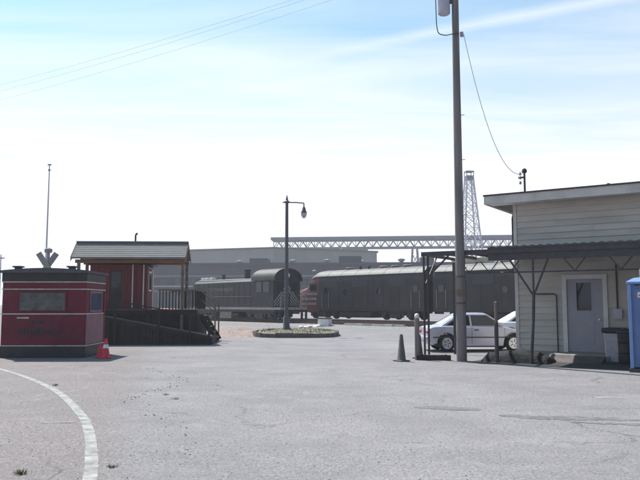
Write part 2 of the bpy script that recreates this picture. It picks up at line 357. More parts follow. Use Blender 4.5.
# ------------------------------------------------------------------ tracks (run from far left to near right)
TR = R(-46)
def track_frame(): return None
C0 = Vector((-2.79, 58.0, 0))
ax = Vector((math.cos(TR), math.sin(TR), 0)); ay = Vector((-math.sin(TR), math.cos(TR), 0))
b = B()
segs = [(-4.0, 0.0), (-2.6, .16), (8.2, .16), (9.6, 0.0)]
vs = []
for x in (-60, 80):
    for y, z in segs: vs.append(C0 + ax*x + ay*y + Vector((0,0,z+.004)))
b.add(vs, [(0,1,5,4),(1,2,6,5),(2,3,7,6)])
struct('ballast_bed', b, M['ballast'])
def track(yoff, label):
    t = empty('railway_track', C0 + ay*yoff, TR, label, 'railway track', 'railway tracks behind the yard')
    r = B()
    for s in (-.75, .75):
        B().box(-45, 60, s-.035, s+.035, .21, .34).build('rail', M['rust'], t)
    for i in range(150): r.box(-44.6+i*.65, -44.6+i*.65+.22, -1.25, 1.25, .12, .205)
    o = r.build('sleeper', M['wooddark'], t); o['kind'] = 'stuff'
track(0, 'near railway track carrying the dark switching engine')
track(5.3, 'far railway track carrying the red nosed diesel units')
# dirt and reddish gravel patch beyond the yard
b = B(); vs = []; fs = []
nx, ny = 30, 14
for j in range(ny+1):
    for i in range(nx+1):
        u, v = i/nx*2-1, j/ny*2-1; rr = max(0, 1-(u*u+v*v))
        x = -5.3+u*3.6; y = 40.5+v*6.2
        vs.append((x, y, -.02 + rr*(.24+random.uniform(-.08,.16))))
for j in range(ny):
    for i in range(nx): fs.append((j*(nx+1)+i, j*(nx+1)+i+1, (j+1)*(nx+1)+i+1, (j+1)*(nx+1)+i))
o = b.add(vs, fs).build('gravel_mound', M['redgravel'], smooth=80); tag(o, None, None, kind='stuff')

# ================================================================== FAR BUILDINGS
def window_row(parent, x0, x1, step, w, z0, z1, y):
    x = x0
    me = B().box(-w/2, w/2, -.12, .05, 0, z1-z0).mesh('window', M['glass'])
    while x < x1: link('window', me, parent, (x, y, z0)); x += step
# tall grey warehouse, corner at about (-18, 245)
t = empty('grey_warehouse', (-16, 235, 0), 0, 'long tall grey warehouse in the haze behind the trains, left of the gallery', 'warehouse')
def prism(outline, z0, z1): 
    bb = B(); k = len(outline)
    return bb.add([(x,y,z0) for x,y in outline]+[(x,y,z1) for x,y in outline], [tuple(range(k-1,-1,-1)), tuple(range(k,2*k))]+[(i,(i+1)%k,(i+1)%k+k,i+k) for i in range(k)])
foot = [(0,0),(37,18),(33,60),(-60,60),(-60,21.3)]
prism(foot, 0, 20.6).build('wall', M['far_a'], t)
prism(offset_poly(foot, -.5), 20.6, 21.2).build('roof_edge', M['far_b'], t)
prism(offset_poly(foot, -.25), 15.2, 15.7).build('ledge', M['far_b'], t)
prism(offset_poly(foot, -.2), 11.2, 11.6).build('ledge', M['far_b'], t)
d = (Vector((-90,32))-Vector((0,0))); ln = d.length; d.normalize(); nn = Vector((d.y,-d.x))
if nn.y > 0: nn = -nn
rib = B().box(-.25,.25,-.2,.2,0,15.1).mesh('wall_rib', M['far_a'])
for i in range(9): 
    p = d*(3+i*6.8)+nn*.1; link('wall_rib', rib, t, (p.x,p.y,0), (0,0,math.atan2(d.y,d.x)))
d2 = Vector((37,18)).normalized(); n2 = Vector((d2.y,-d2.x))
for i in range(5):
    p = d2*(3+i*7.6)+n2*.1; link('wall_rib', rib, t, (p.x,p.y,0), (0,0,math.atan2(d2.y,d2.x)))
B().box(24,34,22,30,21.2,23).build('roof_plant_room', M['far_a'], t)

# darker long low warehouse in front of it
t = empty('dark_warehouse', (-8, 150, 0), R(-4), 'long low dark warehouse seen over the roofs of the diesel units', 'warehouse')
B().box(-37, 48, 0, 22, 0, 10.2).build('wall', M['far_b'], t)
B().box(-37.3, 48.3, -.3, 22.3, 10.2, 10.7).build('roof_edge', M['far_b'], t)
for z0, z1 in ((7.6, 8.0), (4.4, 4.8)): B().box(-37.1, 48.1, -.2, -.003, z0, z1).build('ledge', M['far_a'], t)
B().box(-35, -20, -.3, -.003, 5.4, 5.75).build('pale_band', M['far_c'], t)
me = B().box(-.9,.9,-.1,.05,0,1.3).mesh('window', M['glass'])
for i in range(25): link('window', me, t, (-35+i*3.3, 0, 5.9))
dm = B().box(-1.9,1.9,-.15,.05,0,3.6).mesh('loading_door', M['far_a'])
for i in range(8): link('loading_door', dm, t, (-33+i*11, 0, 0))
rb2 = B().box(-.12,.12,-.10,-.003,0,4.35).mesh('wall_rib', M['far_a'])
for i in range(17): link('wall_rib', rb2, t, (-35+i*5.1+2.2, 0, 0))
vm = B().lathe([(.5,0),(.5,.7),(.8,.75),(.8,1.1),(.2,1.3)], n=10).mesh('roof_vent', M['far_a'])
for x in (-31,-12,1,9,17,26,31,38): link('roof_vent', vm, t, (x, 5+random.random()*8, 10.7))
for x0, x1, h in ((12,17,1.6),(30,33,1.3),(-8,-4,1.2),(38,46,1.0)): B().box(x0,x1,3,8,10.7,10.7+h).build('roof_plant_room', M['far_b'], t)

# conveyor gallery (truss) on trestles
t = empty('conveyor_gallery', (-20.9, 300, 0), R(-6), 'long truss gallery bridging high across the skyline above the trains', 'gallery')
GL = 122; zb, zt = 25.9, 29.3
for y in (0, 4.0):
    B().box(0, GL, y-.2, y+.2, zb-.35, zb+.35).build('bottom_chord', M['truss'], t)
    B().box(0, GL, y-.2, y+.2, zt-.3, zt+.3).build('top_chord', M['truss'], t)
roofm = B().box(-.6, GL+.6, -1.0, 5.0, zt+.3, zt+1.5).build('gallery_roof', M['truss'], t)
B().box(0, GL, .2, 3.8, zb+.36, zb+.5).build('walkway_floor', M['truss'], t)
pan = 3.6
dg = B().bar((0,0,zb+.35), (pan/2,0,zt-.3), .3).bar((pan/2,0,zt-.3), (pan,0,zb+.35), .3).mesh('diagonal_brace', M['truss'])
vt = B().box(-.14,.14,-.14,.14,zb+.35,zt-.3).mesh('upright', M['truss'])
for i in range(33):
    link('diagonal_brace', dg, t, (i*pan+.6,0,0)); link('diagonal_brace', dg, t, (i*pan+.6,4.0,0))
    link('upright', vt, t, (i*pan+.6,0,0))
for x in (3, 62, 85, 112):
    lg = B()
    for sx in (-1.6,1.6):
        for y, yb in ((0,-2),(4,6)): lg.bar((x+sx*1.6,yb,0),(x+sx*.6,y,zb-.36),.55)
    for z in (6,12,18): lg.bar((x-2.2+z*.04,-1.5+z*.05,z),(x+2.2-z*.04,-1.5+z*.05,z+5.5),.3).bar((x+2.2-z*.04,-1.5+z*.05,z),(x-2.2+z*.04,-1.5+z*.05,z+5.5),.3)
    lg.build('trestle', M['truss'], t)
# lattice tower
t = empty('lattice_tower', (46.2, 210, 0), R(8), 'slender tapering lattice tower with a boxy head, rising just right of the wooden pole', 'tower')
def tw(z): return 4.1*(1-z/40)+1.05*(z/40)
for sx in (-1,1):
    for sy in (-1,1): B().bar((sx*tw(0),sy*tw(0),0),(sx*tw(40),sy*tw(40),40),.34).build('leg', M['tower'], t)
zs = [0,6,11.5,16.5,21,25,28.6,31.8,34.7,37.4,40]
for i in range(len(zs)-1):
    a, c = tw(zs[i]), tw(zs[i+1]); g = B()
    for k in range(4):
        m4 = Matrix.Rotation(k*math.pi/2, 4, 'Z')
        p1, p2, p3, p4 = [m4 @ Vector(q) for q in ((-a,-a,zs[i]),(a,-a,zs[i]),(-c,-c,zs[i+1]),(c,-c,zs[i+1]))]
        g.bar(p1,p4,.16).bar(p2,p3,.16).bar(p3,p4,.16)
    g.build('cross_bracing', M['tower'], t)
B().box(-1.2,1.2,-1.2,1.2,40,40.35).build('platform', M['truss'], t)
g = B()
for sx in (-1.1,1.1):
    for sy in (-1.1,1.1): g.box(sx-.1,sx+.1,sy-.1,sy+.1,40.35,42.4)
g.box(-1.25,1.25,-1.25,1.25,42.4,42.7).build('head_frame', M['truss'], t)
B().box(-1.0,1.0,-.9,.9,40.36,41.3).build('equipment_box', M['truss'], t)
# tall mast far left
t = empty('light_mast', (-40.0, 100, 0), 0, 'tall thin pale mast with small lamps at its tip, far left', 'mast')
B().tube([(0,0,0),(0,0,12),(0,0,22.1)],[.17,.13,.085],8).build('mast_pole', M['can'], t)
B().box(-.16,.16,-.1,.1,21.3,21.5).build('lamp_head', M['truss'], t)
B().box(-.24,.24,-.1,.1,22.11,22.3).build('lamp_head', M['truss'], t)
t = empty('light_mast', (-46.6, 100, 0), 0, 'short far pole standing at the left edge over the maroon booth', 'mast')
B().tube([(0,0,0),(0,0,8.9)],[.14,.08],8).build('mast_pole', M['can'], t)
B().box(-.7,.5,-.1,.1,8.3,8.45).build('lamp_head', M['truss'], t)

# ================================================================== TRAINS
wheel_me = B().lathe([(.2,-.06),(.46,-.06),(.52,-.05),(.52,.05),(.46,.06),(.2,.06)], n=18, axis='y').mesh('wheel', M['steel'], 40)
def truck(parent, x, y=0, wb=2.7, name='truck'):
    g = B()
    for s in (-1,1):
        yy = s*1.12
        g.box(-wb/2-.55, wb/2+.55, yy-.07, yy+.07, .86, 1.02)
        for xx in (-wb/2, wb/2): g.box(xx-.22, xx+.22, yy-.10, yy+.10, .58, .95)
        g.box(-.5,.5,yy-.11,yy+.11,.5,.855); g.box(-.75,-.55,yy-.05,yy+.05,.55,.85); g.box(.55,.75,yy-.05,yy+.05,.55,.85)
    g.box(-.4,.4,-1.04,1.04,.70,1.05)
    o = g.build(name, M['steel'], parent); o.location = (x,0,0)
    for xx in (-wb/2, wb/2):
        for s in (-1,1): link('wheel', wheel_me, o, (xx, s*.78, .86))
    return o
# --- switching engine: origin = end face of cab, body along -x
t = empty('switching_engine', C0, TR, 'dark switching engine with long hood and slanted warning stripes on its cab end', 'locomotive')
B().box(-13.0,.9,-1.48,1.48,1.22,1.42).build('running_board', M['stripe'], t)
B().box(-12.9,.8,-1.35,1.35,1.02,1.215).build('frame', M['locoblack'], t)
truck(t,-2.2); truck(t,-10.3)
B().box(-7.6,-5.9,-1.40,-.4,.42,1.015).build('fuel_tank', M['tank'], t, bevel=.05)
B().box(-7.6,-5.9,.4,1.40,.42,1.015).build('fuel_tank', M['tank'], t, bevel=.05)
B().lathe([(.17,-1.6),(.2,-1.6),(.2,-.1),(.17,-.1)],(-5.0,-1.1,.75),10,'x').build('air_reservoir', M['steel'], t, 40)
hw = .98
def hood_ring(x, top): return [(x,-hw,1.43),(x,-hw,top-.25),(x,-hw*.8,top-.06),(x,-hw*.4,top),(x,hw*.4,top),(x,hw*.8,top-.06),(x,hw,top-.25),(x,hw,1.43)]
B().rings([hood_ring(-12.4,3.86),hood_ring(-2.65,3.92)]).build('hood', M['locoblack'], t)
B().rings([[(x,-.74,3.93-.05),(x,-.3,3.97),(x,.3,3.97),(x,.74,3.93-.05)] for x in (-12.3,-3.2)]).build('hood_top_walk', M['roofsilver'], t)
dmesh = B().box(-.36,.36,-.02,.0,0,1.75).mesh('hood_door', M['locoblack'])
for i in range(12): link('hood_door', dmesh, t, (-11.9+i*.78,-hw-.001,1.75))
B().box(-12.46,-12.41,-.7,.7,1.7,3.5).build('radiator_grille', M['steel'], t)
B().lathe([(.30,0),(.30,.75),(.36,.78),(.36,.9),(.26,.92)],(-5.4,0,3.9),12).build('exhaust_stack', M['locoblack'], t, 40)
B().lathe([(.16,0),(.16,.4),(.22,.42),(.2,.5)],(-9,0,3.9),10).build('exhaust_stack', M['locoblack'], t, 40)
for x in (-12.2,-11.5,-10.7,-3.4): B().box(x-.18,x+.18,-.25,.2,3.98,4.2).build('roof_lamp' if x < -11 else 'roof_hatch', M['white'], t, bevel=.04)
me = text_mesh('SOUTHERN PACIFIC', .42, M['lettering']); link('lettering', me, t, (-8.0,-hw-.028,3.0), (R(90),0,0))
# cab
cw = 1.5
def arch(x, w=cw, ez=3.66, tz=4.62, ov=0.0, n=14, base=None):
    r = []
    for k in range(n+1):
        a = math.pi*k/n; r.append((x, -(w+ov)*math.cos(a), ez+(tz-ez+ov)*math.sin(a)**.85))
    return r
B().rings([[(x,-cw,1.43)]+arch(x)+[(x,cw,1.43)] for x in (-2.6,0)]).build('cab', M['locoblack'], t)
ro = [arch(x,ov=.10) for x in (-2.85,.22)]; ri = [arch(x,ov=.012) for x in (-2.85,.22)]
g = B(); n_ = len(ro[0])
g.rings([a+list(reversed(c)) for a, c in zip(ro,ri)]); g.build('cab_roof', M['locogrey'], t, 50)
for y0,y1 in ((-1.15,-.45),(.45,1.15)): 
    w_ = B().box(0.002,.03,y0-.05,y1+.05,2.75,3.65).build('window_frame', M['steel'], t)
    B().box(.031,.04,y0,y1,2.8,3.6).build('window_pane', M['glass'], w_)
for x0,x1 in ((-2.2,-1.5),(-1.3,-.5)):
    w_ = B().box(x0-.05,x1+.05,-cw-.03,-cw-.002,2.65,3.6).build('window_frame', M['steel'], t)
    B().box(x0,x1,-cw-.04,-cw-.031,2.7,3.55).build('window_pane', M['glass'], w_)
B().lathe([(.2,0),(.2,.16),(.15,.17)],(.0,0,4.12),14,'x').build('headlight', M['lamp_clear'], t, 40)
# chevron stripes on the end face and round onto the side
for sgn in (-1,1):
    for k in range(6):
        y0 = .12; z0 = 2.78-k*.30+.35
        pl = []
        for yy in (y0, 1.44):
            zc = z0 - (yy-y0)*1.05
            pl.append((yy, zc))
        (ya,za),(yb,zb_) = pl
        lo = 1.45
        if zb_ < lo: 
            f = (za-lo)/(za-zb_) if za != zb_ else 1
            if f <= .05: continue
            yb = ya+(yb-ya)*f; zb_ = lo
        hh = .14
        B().add([(.004,sgn*ya,za),(.004,sgn*yb,zb_),(.004,sgn*yb,zb_+hh),(.004,sgn*ya,za+hh),(.02,sgn*ya,za),(.02,sgn*yb,zb_),(.02,sgn*yb,zb_+hh),(.02,sgn*ya,za+hh)],
                [(0,1,2,3),(4,5,6,7),(0,1,5,4),(1,2,6,5),(2,3,7,6),(3,0,4,7)]).build('warning_stripe', M['stripe'], t)
B().box(.03,.06,-.3,.3,1.5,2.6).build('end_door', M['locoblack'], t)
# handrails, steps, coupler
for s in (-1.45,1.45):
    g = B().tube([(-12.8,s,1.42),(-12.8,s,2.35),(-2.8,s,2.35)],.025,6)
    for i in range(6): g.tube([(-11.8+i*1.75,s,1.42),(-11.8+i*1.75,s,2.35)],.022,6)
    g.build('handrail', M['steel'], t)
    for x in (.55,-12.6):
        g = B()
        for k in range(3): g.box(x-.25,x+.25,s-.12,s+.12,.45+k*.3,.49+k*.3)
        g.box(x-.29,x-.25,s-.12,s+.12,.42,1.21).box(x+.25,x+.29,s-.12,s+.12,.42,1.21)
        g.build('step', M['locoblack'], t)
for x,e in ((.9,1),(-13.0,-1)): B().box(min(x,x+e*.55),max(x,x+e*.55),-.15,.15,.88,1.12).build('coupler', M['steel'], t)
B().tube([(.85,-1.4,1.42),(.85,-1.4,2.4),(.85,-.5,2.4)],.025,6).tube([(.85,1.4,1.42),(.85,1.4,2.4),(.85,.5,2.4)],.025,6).build('end_rail', M['stripe'], t)

# --- cab-type diesel units; origin at left (far) end, body along +x
def side_profile(x, w, top, ez, n=12, zb=1.02):
    r = [(x,-w,zb),(x,-w,ez*.5+zb*.5),(x,-w,ez)]
    for k in range(1,n):
        a = math.pi*k/n; r.append((x,-w*math.cos(a)*(1-.02*math.sin(a)),ez+(top-ez)*math.sin(a)**.8))
    return r+[(x,w,ez),(x,w,ez*.5+zb*.5),(x,w,zb)]
def diesel(name, origin, label, nose):
    t = empty(name, origin, TR, label, 'locomotive', 'diesel units standing nose to tail')
    Lg = 15.0; x0 = 3.1 if nose else .1; W2 = 1.52; EZ = 3.55; TP = 4.42
    g = B(); g.rings([side_profile(x,W2,TP,EZ) for x in (x0,Lg)]); g.build('carbody', M['locogrey'], t, 35)
    # silver roof skin, proud of the body
    def rs(x, ov):
        r = []
        for k in range(13):
            a = math.pi*(k/12*.80+.10); r.append((x,-(W2+ov)*math.cos(a),EZ+(TP-EZ+ov)*math.sin(a)**.8))
        return r
    g = B(); g.rings([rs(x,.05)+list(reversed(rs(x,.008))) for x in (x0+.0,Lg+.04)]); g.build('roof', M['roofsilver'], t, 35)
    for i in range(7):
        xx = x0+1.1+i*(Lg-x0-2)/6
        g = B(); g.rings([rs(x,.062)+list(reversed(rs(x,.052))) for x in (xx-.04,xx+.04)]); g.build('roof_rib', M['roofsilver'], t, 35)
    for x in (9.6,10.9,12.2,5.6): B().lathe([(.42,0),(.42,.16),(.34,.2),(.1,.2)],(x,0,4.44),16).build('roof_fan', M['roofsilver'], t, 40)
    for x in (7.2,8.2): B().lathe([(.12,0),(.12,.22),(.17,.24),(.15,.28)],(x,-.35,4.40),10).build('exhaust_stack', M['steel'], t, 40)
    for x,e in ((4.6,.9),(8.2,.9),(12.4,.9)): B().box(x-e,x+e,-W2-.03,-W2-.002,2.95,3.5).build('side_grille', M['steel'], t)
    pm = B().lathe([(.25,0),(.27,.03),(.20,.035)],n=16,axis='y').mesh('porthole', M['glass'], 40)
    for x in (6.4,10.3): link('porthole', pm, t, (x,-W2-.036,2.55))
    for x in ([4.0] if nose else [.9])+[14.2]:
        d_ = B().box(x-.33,x+.33,-W2-.02,-W2-.002,1.35,3.1).build('side_door', M['locogrey'], t)
        B().box(x-.2,x+.2,-W2-.03,-W2-.021,2.45,2.95).build('door_window', M['glass'], d_)
        for s in (-.42,.42): B().tube([(x+s,-W2-.06,1.3),(x+s,-W2-.06,2.6)],.02,6).build('grab_iron', M['stripe'], t)
    pm = B().box(-.015,.015,-.012,0,0,2.2).mesh('panel_seam', M['locoblack'])
    for i in range(7): link('panel_seam', pm, t, (x0+.9+i*1.7,-W2-.002,1.2))
    B().box(x0,Lg,-W2-.025,-W2-.003,1.06,1.16).build('sill_strip', M['locoblack'], t)
    truck(t,3.3); truck(t,11.9)
    B().box(5.6,9.4,-1.42,1.42,.50,1.01).build('fuel_tank', M['locoblack'], t, bevel=.12)
    B().box(Lg+.0,Lg+.45,-.6,.6,1.1,3.3).build('diaphragm', M['rubber'], t)
    B().box(Lg+.0,Lg+.7,-.14,.14,.85,1.05).build('coupler', M['steel'], t)
    if nose:
        st = [(-.30,.60,2.35,2.0),(-.12,1.0,2.72,2.3),(.25,1.28,2.92,2.5),(.8,1.42,3.05,2.6),(1.35,1.48,3.12,2.7),(1.75,1.5,3.5,2.95),(2.15,1.51,4.2,3.4),(2.5,1.52,4.38,3.52),(3.1,1.52,4.42,3.55)]
        g = B(); g.rings([side_profile(x,w,tp,ez,zb=.9 if x>0 else 1.1) for x,w,tp,ez in st]); nb = g.build('nose', M['nose'], t, 40)
        B().box(1.9,2.75,-W2-.02,-W2-.002,2.75,3.4).build('cab_window', M['glass'], nb)
        for s in (-1,1):
            B().add([(1.52,s*.1,3.32),(1.52,s*1.05,3.22),(1.98,s*1.0,3.9),(1.98,s*.1,4.05)],[(0,1,2,3)]).build('windscreen', M['glass'], nb)
        B().lathe([(.2,-.06),(.24,.0),(.24,.2)],(-.22,0,2.45),14,'x').build('headlight', M['lamp_clear'], nb, 40)
        # three rows of pale lettering, worn past reading, on the flank
        for r_ in range(3):
            x = .55
            while x < 2.75:
                w_ = random.uniform(.14,.34)
                yy = -1.53 if x > 1.3 else -1.53
                B().box(x,x+w_,yy-.012,yy,2.35-r_*.42,2.35-r_*.42+.2).build('lettering', M['stripe'], nb); x += w_+random.uniform(.04,.09)
        rs_ = [(x,w,tp,ez) for x,w,tp,ez in st if x >= 2.1]
        g = B()
        def cap(x,w,tp,ez,ov):
            r=[]
            for k in range(13):
                a = math.pi*(k/12*.8+.1); r.append((x,-(w+ov)*math.cos(a),ez+(tp-ez+ov)*math.sin(a)**.8))
            return r
        g.rings([cap(*q,.045)+list(reversed(cap(*q,.006))) for q in rs_]); g.build('cab_roof', M['roofsilver'], t, 40)
        B().tube([(1.2,-.5,4.5),(1.6,-.5,4.52)],.05,8).build('horn', M['chrome'], t)
    t.scale = (1, 1, 1.07)
    return t
D0 = Vector((-0.46, 63.0, 0)) + ay*1.52
diesel('diesel_locomotive', D0 - ax*2.6, 'dull grey diesel unit with red nose and silver roof behind the street lamp', True)
diesel('diesel_locomotive', D0 + ax*13.2, 'second dull grey diesel unit, coupled behind, seen through the canopy posts', False)

# ================================================================== STREET LAMP AND ISLAND
b = B()
isl = []
for k in range(28):
    a = 2*math.pi*k/28; ex = 2.35*abs(math.cos(a))**.6*(1 if math.cos(a)>=0 else -1); ey = 3.3*abs(math.sin(a))**.7*(1 if math.sin(a)>=0 else -1)
    isl.append((-1.30+ex, 38.1+ey))
t = empty('traffic_island', (0,0,0), 0, 'low kerbed island of dry soil around the foot of the street lamp', 'traffic island')
inner = offset_poly(isl, .16)
k = len(isl); vs = [(x,y,0) for x,y in isl]+[(x,y,.24) for x,y in isl]+[(x,y,.24) for x,y in inner]+[(x,y,0) for x,y in inner]
for i in range(k):
    j = (i+1) % k; ii = [i,j]
    q = [Vector(isl[i]),Vector(isl[j]),Vector(inner[j]),Vector(inner[i])]
    c_ = sum((Vector(p) for p in q), Vector((0,0)))/4; q = [c_+(p-c_)*.985 for p in q]; h = .22+random.uniform(-.02,.03)
    B().add([(p.x,p.y,0) for p in q]+[(p.x,p.y,h) for p in q],[(3,2,1,0),(4,5,6,7),(0,1,5,4),(1,2,6,5),(2,3,7,6),(3,0,4,7)]).build('kerb_stone', M['kerb'], t)
g = B(); rr = []
for s_,z in ((1,.15),(.8,.22),(.5,.27),(.2,.30)): rr.append([(-1.3+(x+1.3)*s_, 38.1+(y-38.1)*s_, z+random.uniform(-.03,.03)) for x,y in inner])
g.rings(rr, False, True).build('island_soil', M['soil'], t, 60)
g = B()
for i in range(900):
    a = random.random()*6.283; q = math.sqrt(random.random())*.93; x = -1.3+2.1*q*math.cos(a); y = 38.1+2.9*q*math.sin(a); h = random.uniform(.03,.20)*random.choice((.5,.7,1.2)); e = random.uniform(-.1,.1); f_ = random.uniform(-.1,.1)
    g.add([(x-.013,y,.2),(x+.013,y,.2),(x+e,y+f_,.24+h)],[(0,1,2)])
o = g.build('dry_grass', M['grass'], t); o['kind']='stuff'
t = empty('street_lamp', (-1.85,38.0,.26), 0, 'old street lamp with one arm and hanging lantern in the island', 'street lamp')
B().lathe([(.24,0),(.24,.1),(.19,.16),(.17,.7),(.13,.8)],n=14).build('base', M['lampmetal'], t, 40)
B().tube([(0,0,.78),(0,0,4),(0,0,7.05)],[.115,.10,.085],12).build('post', M['lampmetal'], t, 40)
B().lathe([(.10,7.05),(.15,7.07),(.15,7.15),(.08,7.2),(.05,7.35),(.02,7.5)],n=12).build('finial', M['lampmetal'], t, 40)
B().tube([(-.24,0,7.1),(.0,0,7.1),(.5,0,7.09),(.97,0,7.05)],.035,8).build('arm', M['lampmetal'], t, 40)
ln_ = B().lathe([(.03,7.04),(.04,6.85),(.09,6.78),(.12,6.62),(.17,6.55),(.17,6.50)],(.95,0,0),14).build('lantern', M['lampmetal'], t, 40)
B().lathe([(.16,6.497),(.16,6.38),(.10,6.25),(.03,6.2)],(.95,0,0),14).build('globe', M['lanternglass'], ln_, 50)

# small pale things by the track
t = empty('white_crate', (.35,50.5,.004), R(-20), 'small white crate with a dark lid by the island, left end of the rail bed', 'crate')
B().box(-.42,.42,-.35,.35,.0,.62).build('crate_body', M['white'], t, bevel=.02)
B().box(-.46,.46,-.39,.39,.622,.70).build('lid', M['steel'], t)
stm = [B().lathe([(.16,0),(.25,.1),(.2,.26),(.07,.33)],n=7).mesh('stone', M['white']), B().lathe([(.22,0),(.28,.08),(.18,.2),(.05,.24)],n=6).mesh('stone', M['white'])]
for i,(x,y) in enumerate([(-1.35,50),(-1.0,50.6),(-.75,50.1),(-.4,50.9),(-.1,50.2),(.15,51.6)]):
    o = link('pale_stone', stm[i%2], None, (x,y,0), (0,0,i*1.3)); o.scale=(.9,1.1,.42+.05*i)
    tag(o,'whitish stone lying in the row beside the white crate, under the red nose','stone','whitish stones by the track')
t = empty('timber_stack', (3.2,49.2,0), TR, 'pale lengths of timber lying along the ground below the diesel unit', 'timber')
for i in range(4): B().box(-1.9+i*.9,.8+i*.9,-.15+(i%2)*.2,.0+(i%2)*.2,.16,.30).build('plank', M['fascia'], t)

# ================================================================== MAROON BOOTH (left)
t = empty('maroon_booth', (-8.81,22.0,0), R(1.0), 'maroon and black booth on the left with cream lines and a wide dusty window', 'booth')
hw_, dp = 1.335, 2.0
B().box(-hw_,hw_,0,dp,.36,2.42).build('wall', M['maroon'], t, bevel=.02)
B().box(-hw_-.012,hw_+.012,-.012,dp+.012,.0,.355).build('skirt', M['black'], t)
B().box(-hw_-.02,hw_+.02,-.02,dp+.02,2.422,2.69).build('upper_band', M['black'], t)
for z,hh in ((.36,.035),(1.365,.04),(2.155,.035),(2.385,.035)):
    B().box(-hw_-.018,hw_+.018,-.018,dp+.018,z,z+hh).build('cream_line', M['cream'], t)
g = B(); rr=[]
for y in (-.10,dp+.1):
    rr.append([(-hw_-.08,y,2.692)]+[(-hw_-.08+(2*hw_+.16)*k/10,y,2.72+.13*math.sin(math.pi*(.12+.76*k/10))) for k in range(11)]+[(hw_+.08,y,2.692)])
g.rings(rr).build('roof', M['roofgrey'], t, 30)
for x in (-1.15,.62):
    v_ = B().box(x-.09,x+.09,.6,.8,2.8,2.90).build('roof_vent', M['steel'], t); B().box(x-.14,x+.14,.55,.85,2.901,2.95).build('vent_cap', M['steel'], v_)
w_ = B().box(-.80,.72,-.035,.02,1.46,2.09).build('window', M['maroon'], t, bevel=.008)
B().box(-.75,.67,-.041,-.036,1.50,2.05).build('window_pane', M['poster'], w_)
B().box(-.84,-.46,-.016,-.002,1.235,1.285).build('name_plate', M['cream'], t)
x = -.80
for i in range(15):
    h_ = random.choice((.12,.17,.17,.2)); wd = random.uniform(.055,.09)
    B().box(x,x+wd,-.008,-.002,.74,.74+h_).build('lettering', M['black'], t); x += wd+random.uniform(.012,.03)
for i in range(4): B().box(-.40+i*.11,-.40+i*.11+.075,-.008,-.002,1.05,1.17).build('lettering', M['black'], t)
# right end: corner posts, window, lower panel, lightened to paint in bounced light
B().box(hw_+.002,hw_+.03,.02,.16,.40,1.36).build('corner_board', M['bounce_lit'], t)
B().box(hw_+.002,hw_+.02,.17,dp-.15,.42,1.35).build('end_panel', M['bounce_lit'], t)['label']='pinkish lower panel on the right end, bounced light painted in'
w_ = B().box(hw_+.002,hw_+.03,.35,1.62,1.44,2.12).build('window', M['bounce_lit'], t)
B().box(hw_+.031,hw_+.036,.42,1.55,1.5,2.06).build('window_pane', M['blueglass'], w_)
B().box(hw_+.002,hw_+.03,dp-.14,dp-.02,.40,2.15).build('corner_board', M['maroon'], t)

# red cones at its corner
def cone(name, x, y, h, rw, m, label, band, group, sq=True):
    t = empty(name, (x,y,.0), random.uniform(0,1), label, 'traffic cone', group)
    B().box(-rw,rw,-rw,rw,.004,.04).build('base', m, t, bevel=.01)
    B().lathe([(rw*.78,.041),(rw*.70,.06),(h*.045+.012,h*.96),(h*.03+.01,h)],n=20).build('cone_body', m, t, 45)
    if band:
        r = lambda z: rw*.70+(h*.045+.012-rw*.70)*((z-.06)/(h*.96-.06))+.003
        B().lathe([(r(h*.52),h*.52),(r(h*.70),h*.70)],n=20).build('reflective_band', M['refl'], t, 45)
    return t
cone('traffic_cone', -6.72, 21.75, .62, .19, M['conered'], 'taller red cone at the right corner of the maroon booth', True, 'red cones by the booth')
cone('traffic_cone', -6.98, 22.05, .46, .16, M['conered'], 'shorter red cone tucked behind the taller one by the booth', False, 'red cones by the booth')
# crossbuck behind the booth
t = empty('crossing_sign', (-10.72,27.0,0), R(8), 'railway crossbuck sign with crossed boards, its top showing over the booth roof', 'sign')
B().tube([(0,0,0),(0,0,3.78)],.065,10).build('post', M['galv'], t)
for sg in (-1,1):
    B().box(-.62,.62,-.02,.02,-.11,.11).build('crossed_board', M['concrete'], t, bevel=.008)
bs = [c for c in t.children if c.name.startswith('crossed_board')]
for i,c in enumerate(bs): c.location=(0,-.09-.045*i,3.17); c.rotation_euler=(0,R(57 if i else -57),0)
B().lathe([(.14,3.72),(.15,3.76),(.15,3.86),(.05,3.92)],n=12).build('post_cap', M['concrete'], t, 40)

# ================================================================== PLATFORM, PAVILION, RED SHED
PR = R(2.5); PX, PY = -8.0, 30.0
t = empty('timber_platform', (PX,PY,0), PR, 'dark raised timber platform with ramp and railings under the pavilion', 'platform')
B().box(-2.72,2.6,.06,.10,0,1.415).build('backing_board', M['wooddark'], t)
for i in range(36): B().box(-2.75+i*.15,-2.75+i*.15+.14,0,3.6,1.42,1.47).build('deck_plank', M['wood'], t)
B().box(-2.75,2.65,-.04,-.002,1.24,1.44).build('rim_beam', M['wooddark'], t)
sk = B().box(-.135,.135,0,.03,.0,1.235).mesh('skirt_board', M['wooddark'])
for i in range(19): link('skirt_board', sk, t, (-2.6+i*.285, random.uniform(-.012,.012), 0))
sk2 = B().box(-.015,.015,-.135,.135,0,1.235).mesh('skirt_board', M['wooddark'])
for i in range(12): link('skirt_board', sk2, t, (2.63,.18+i*.29,0))
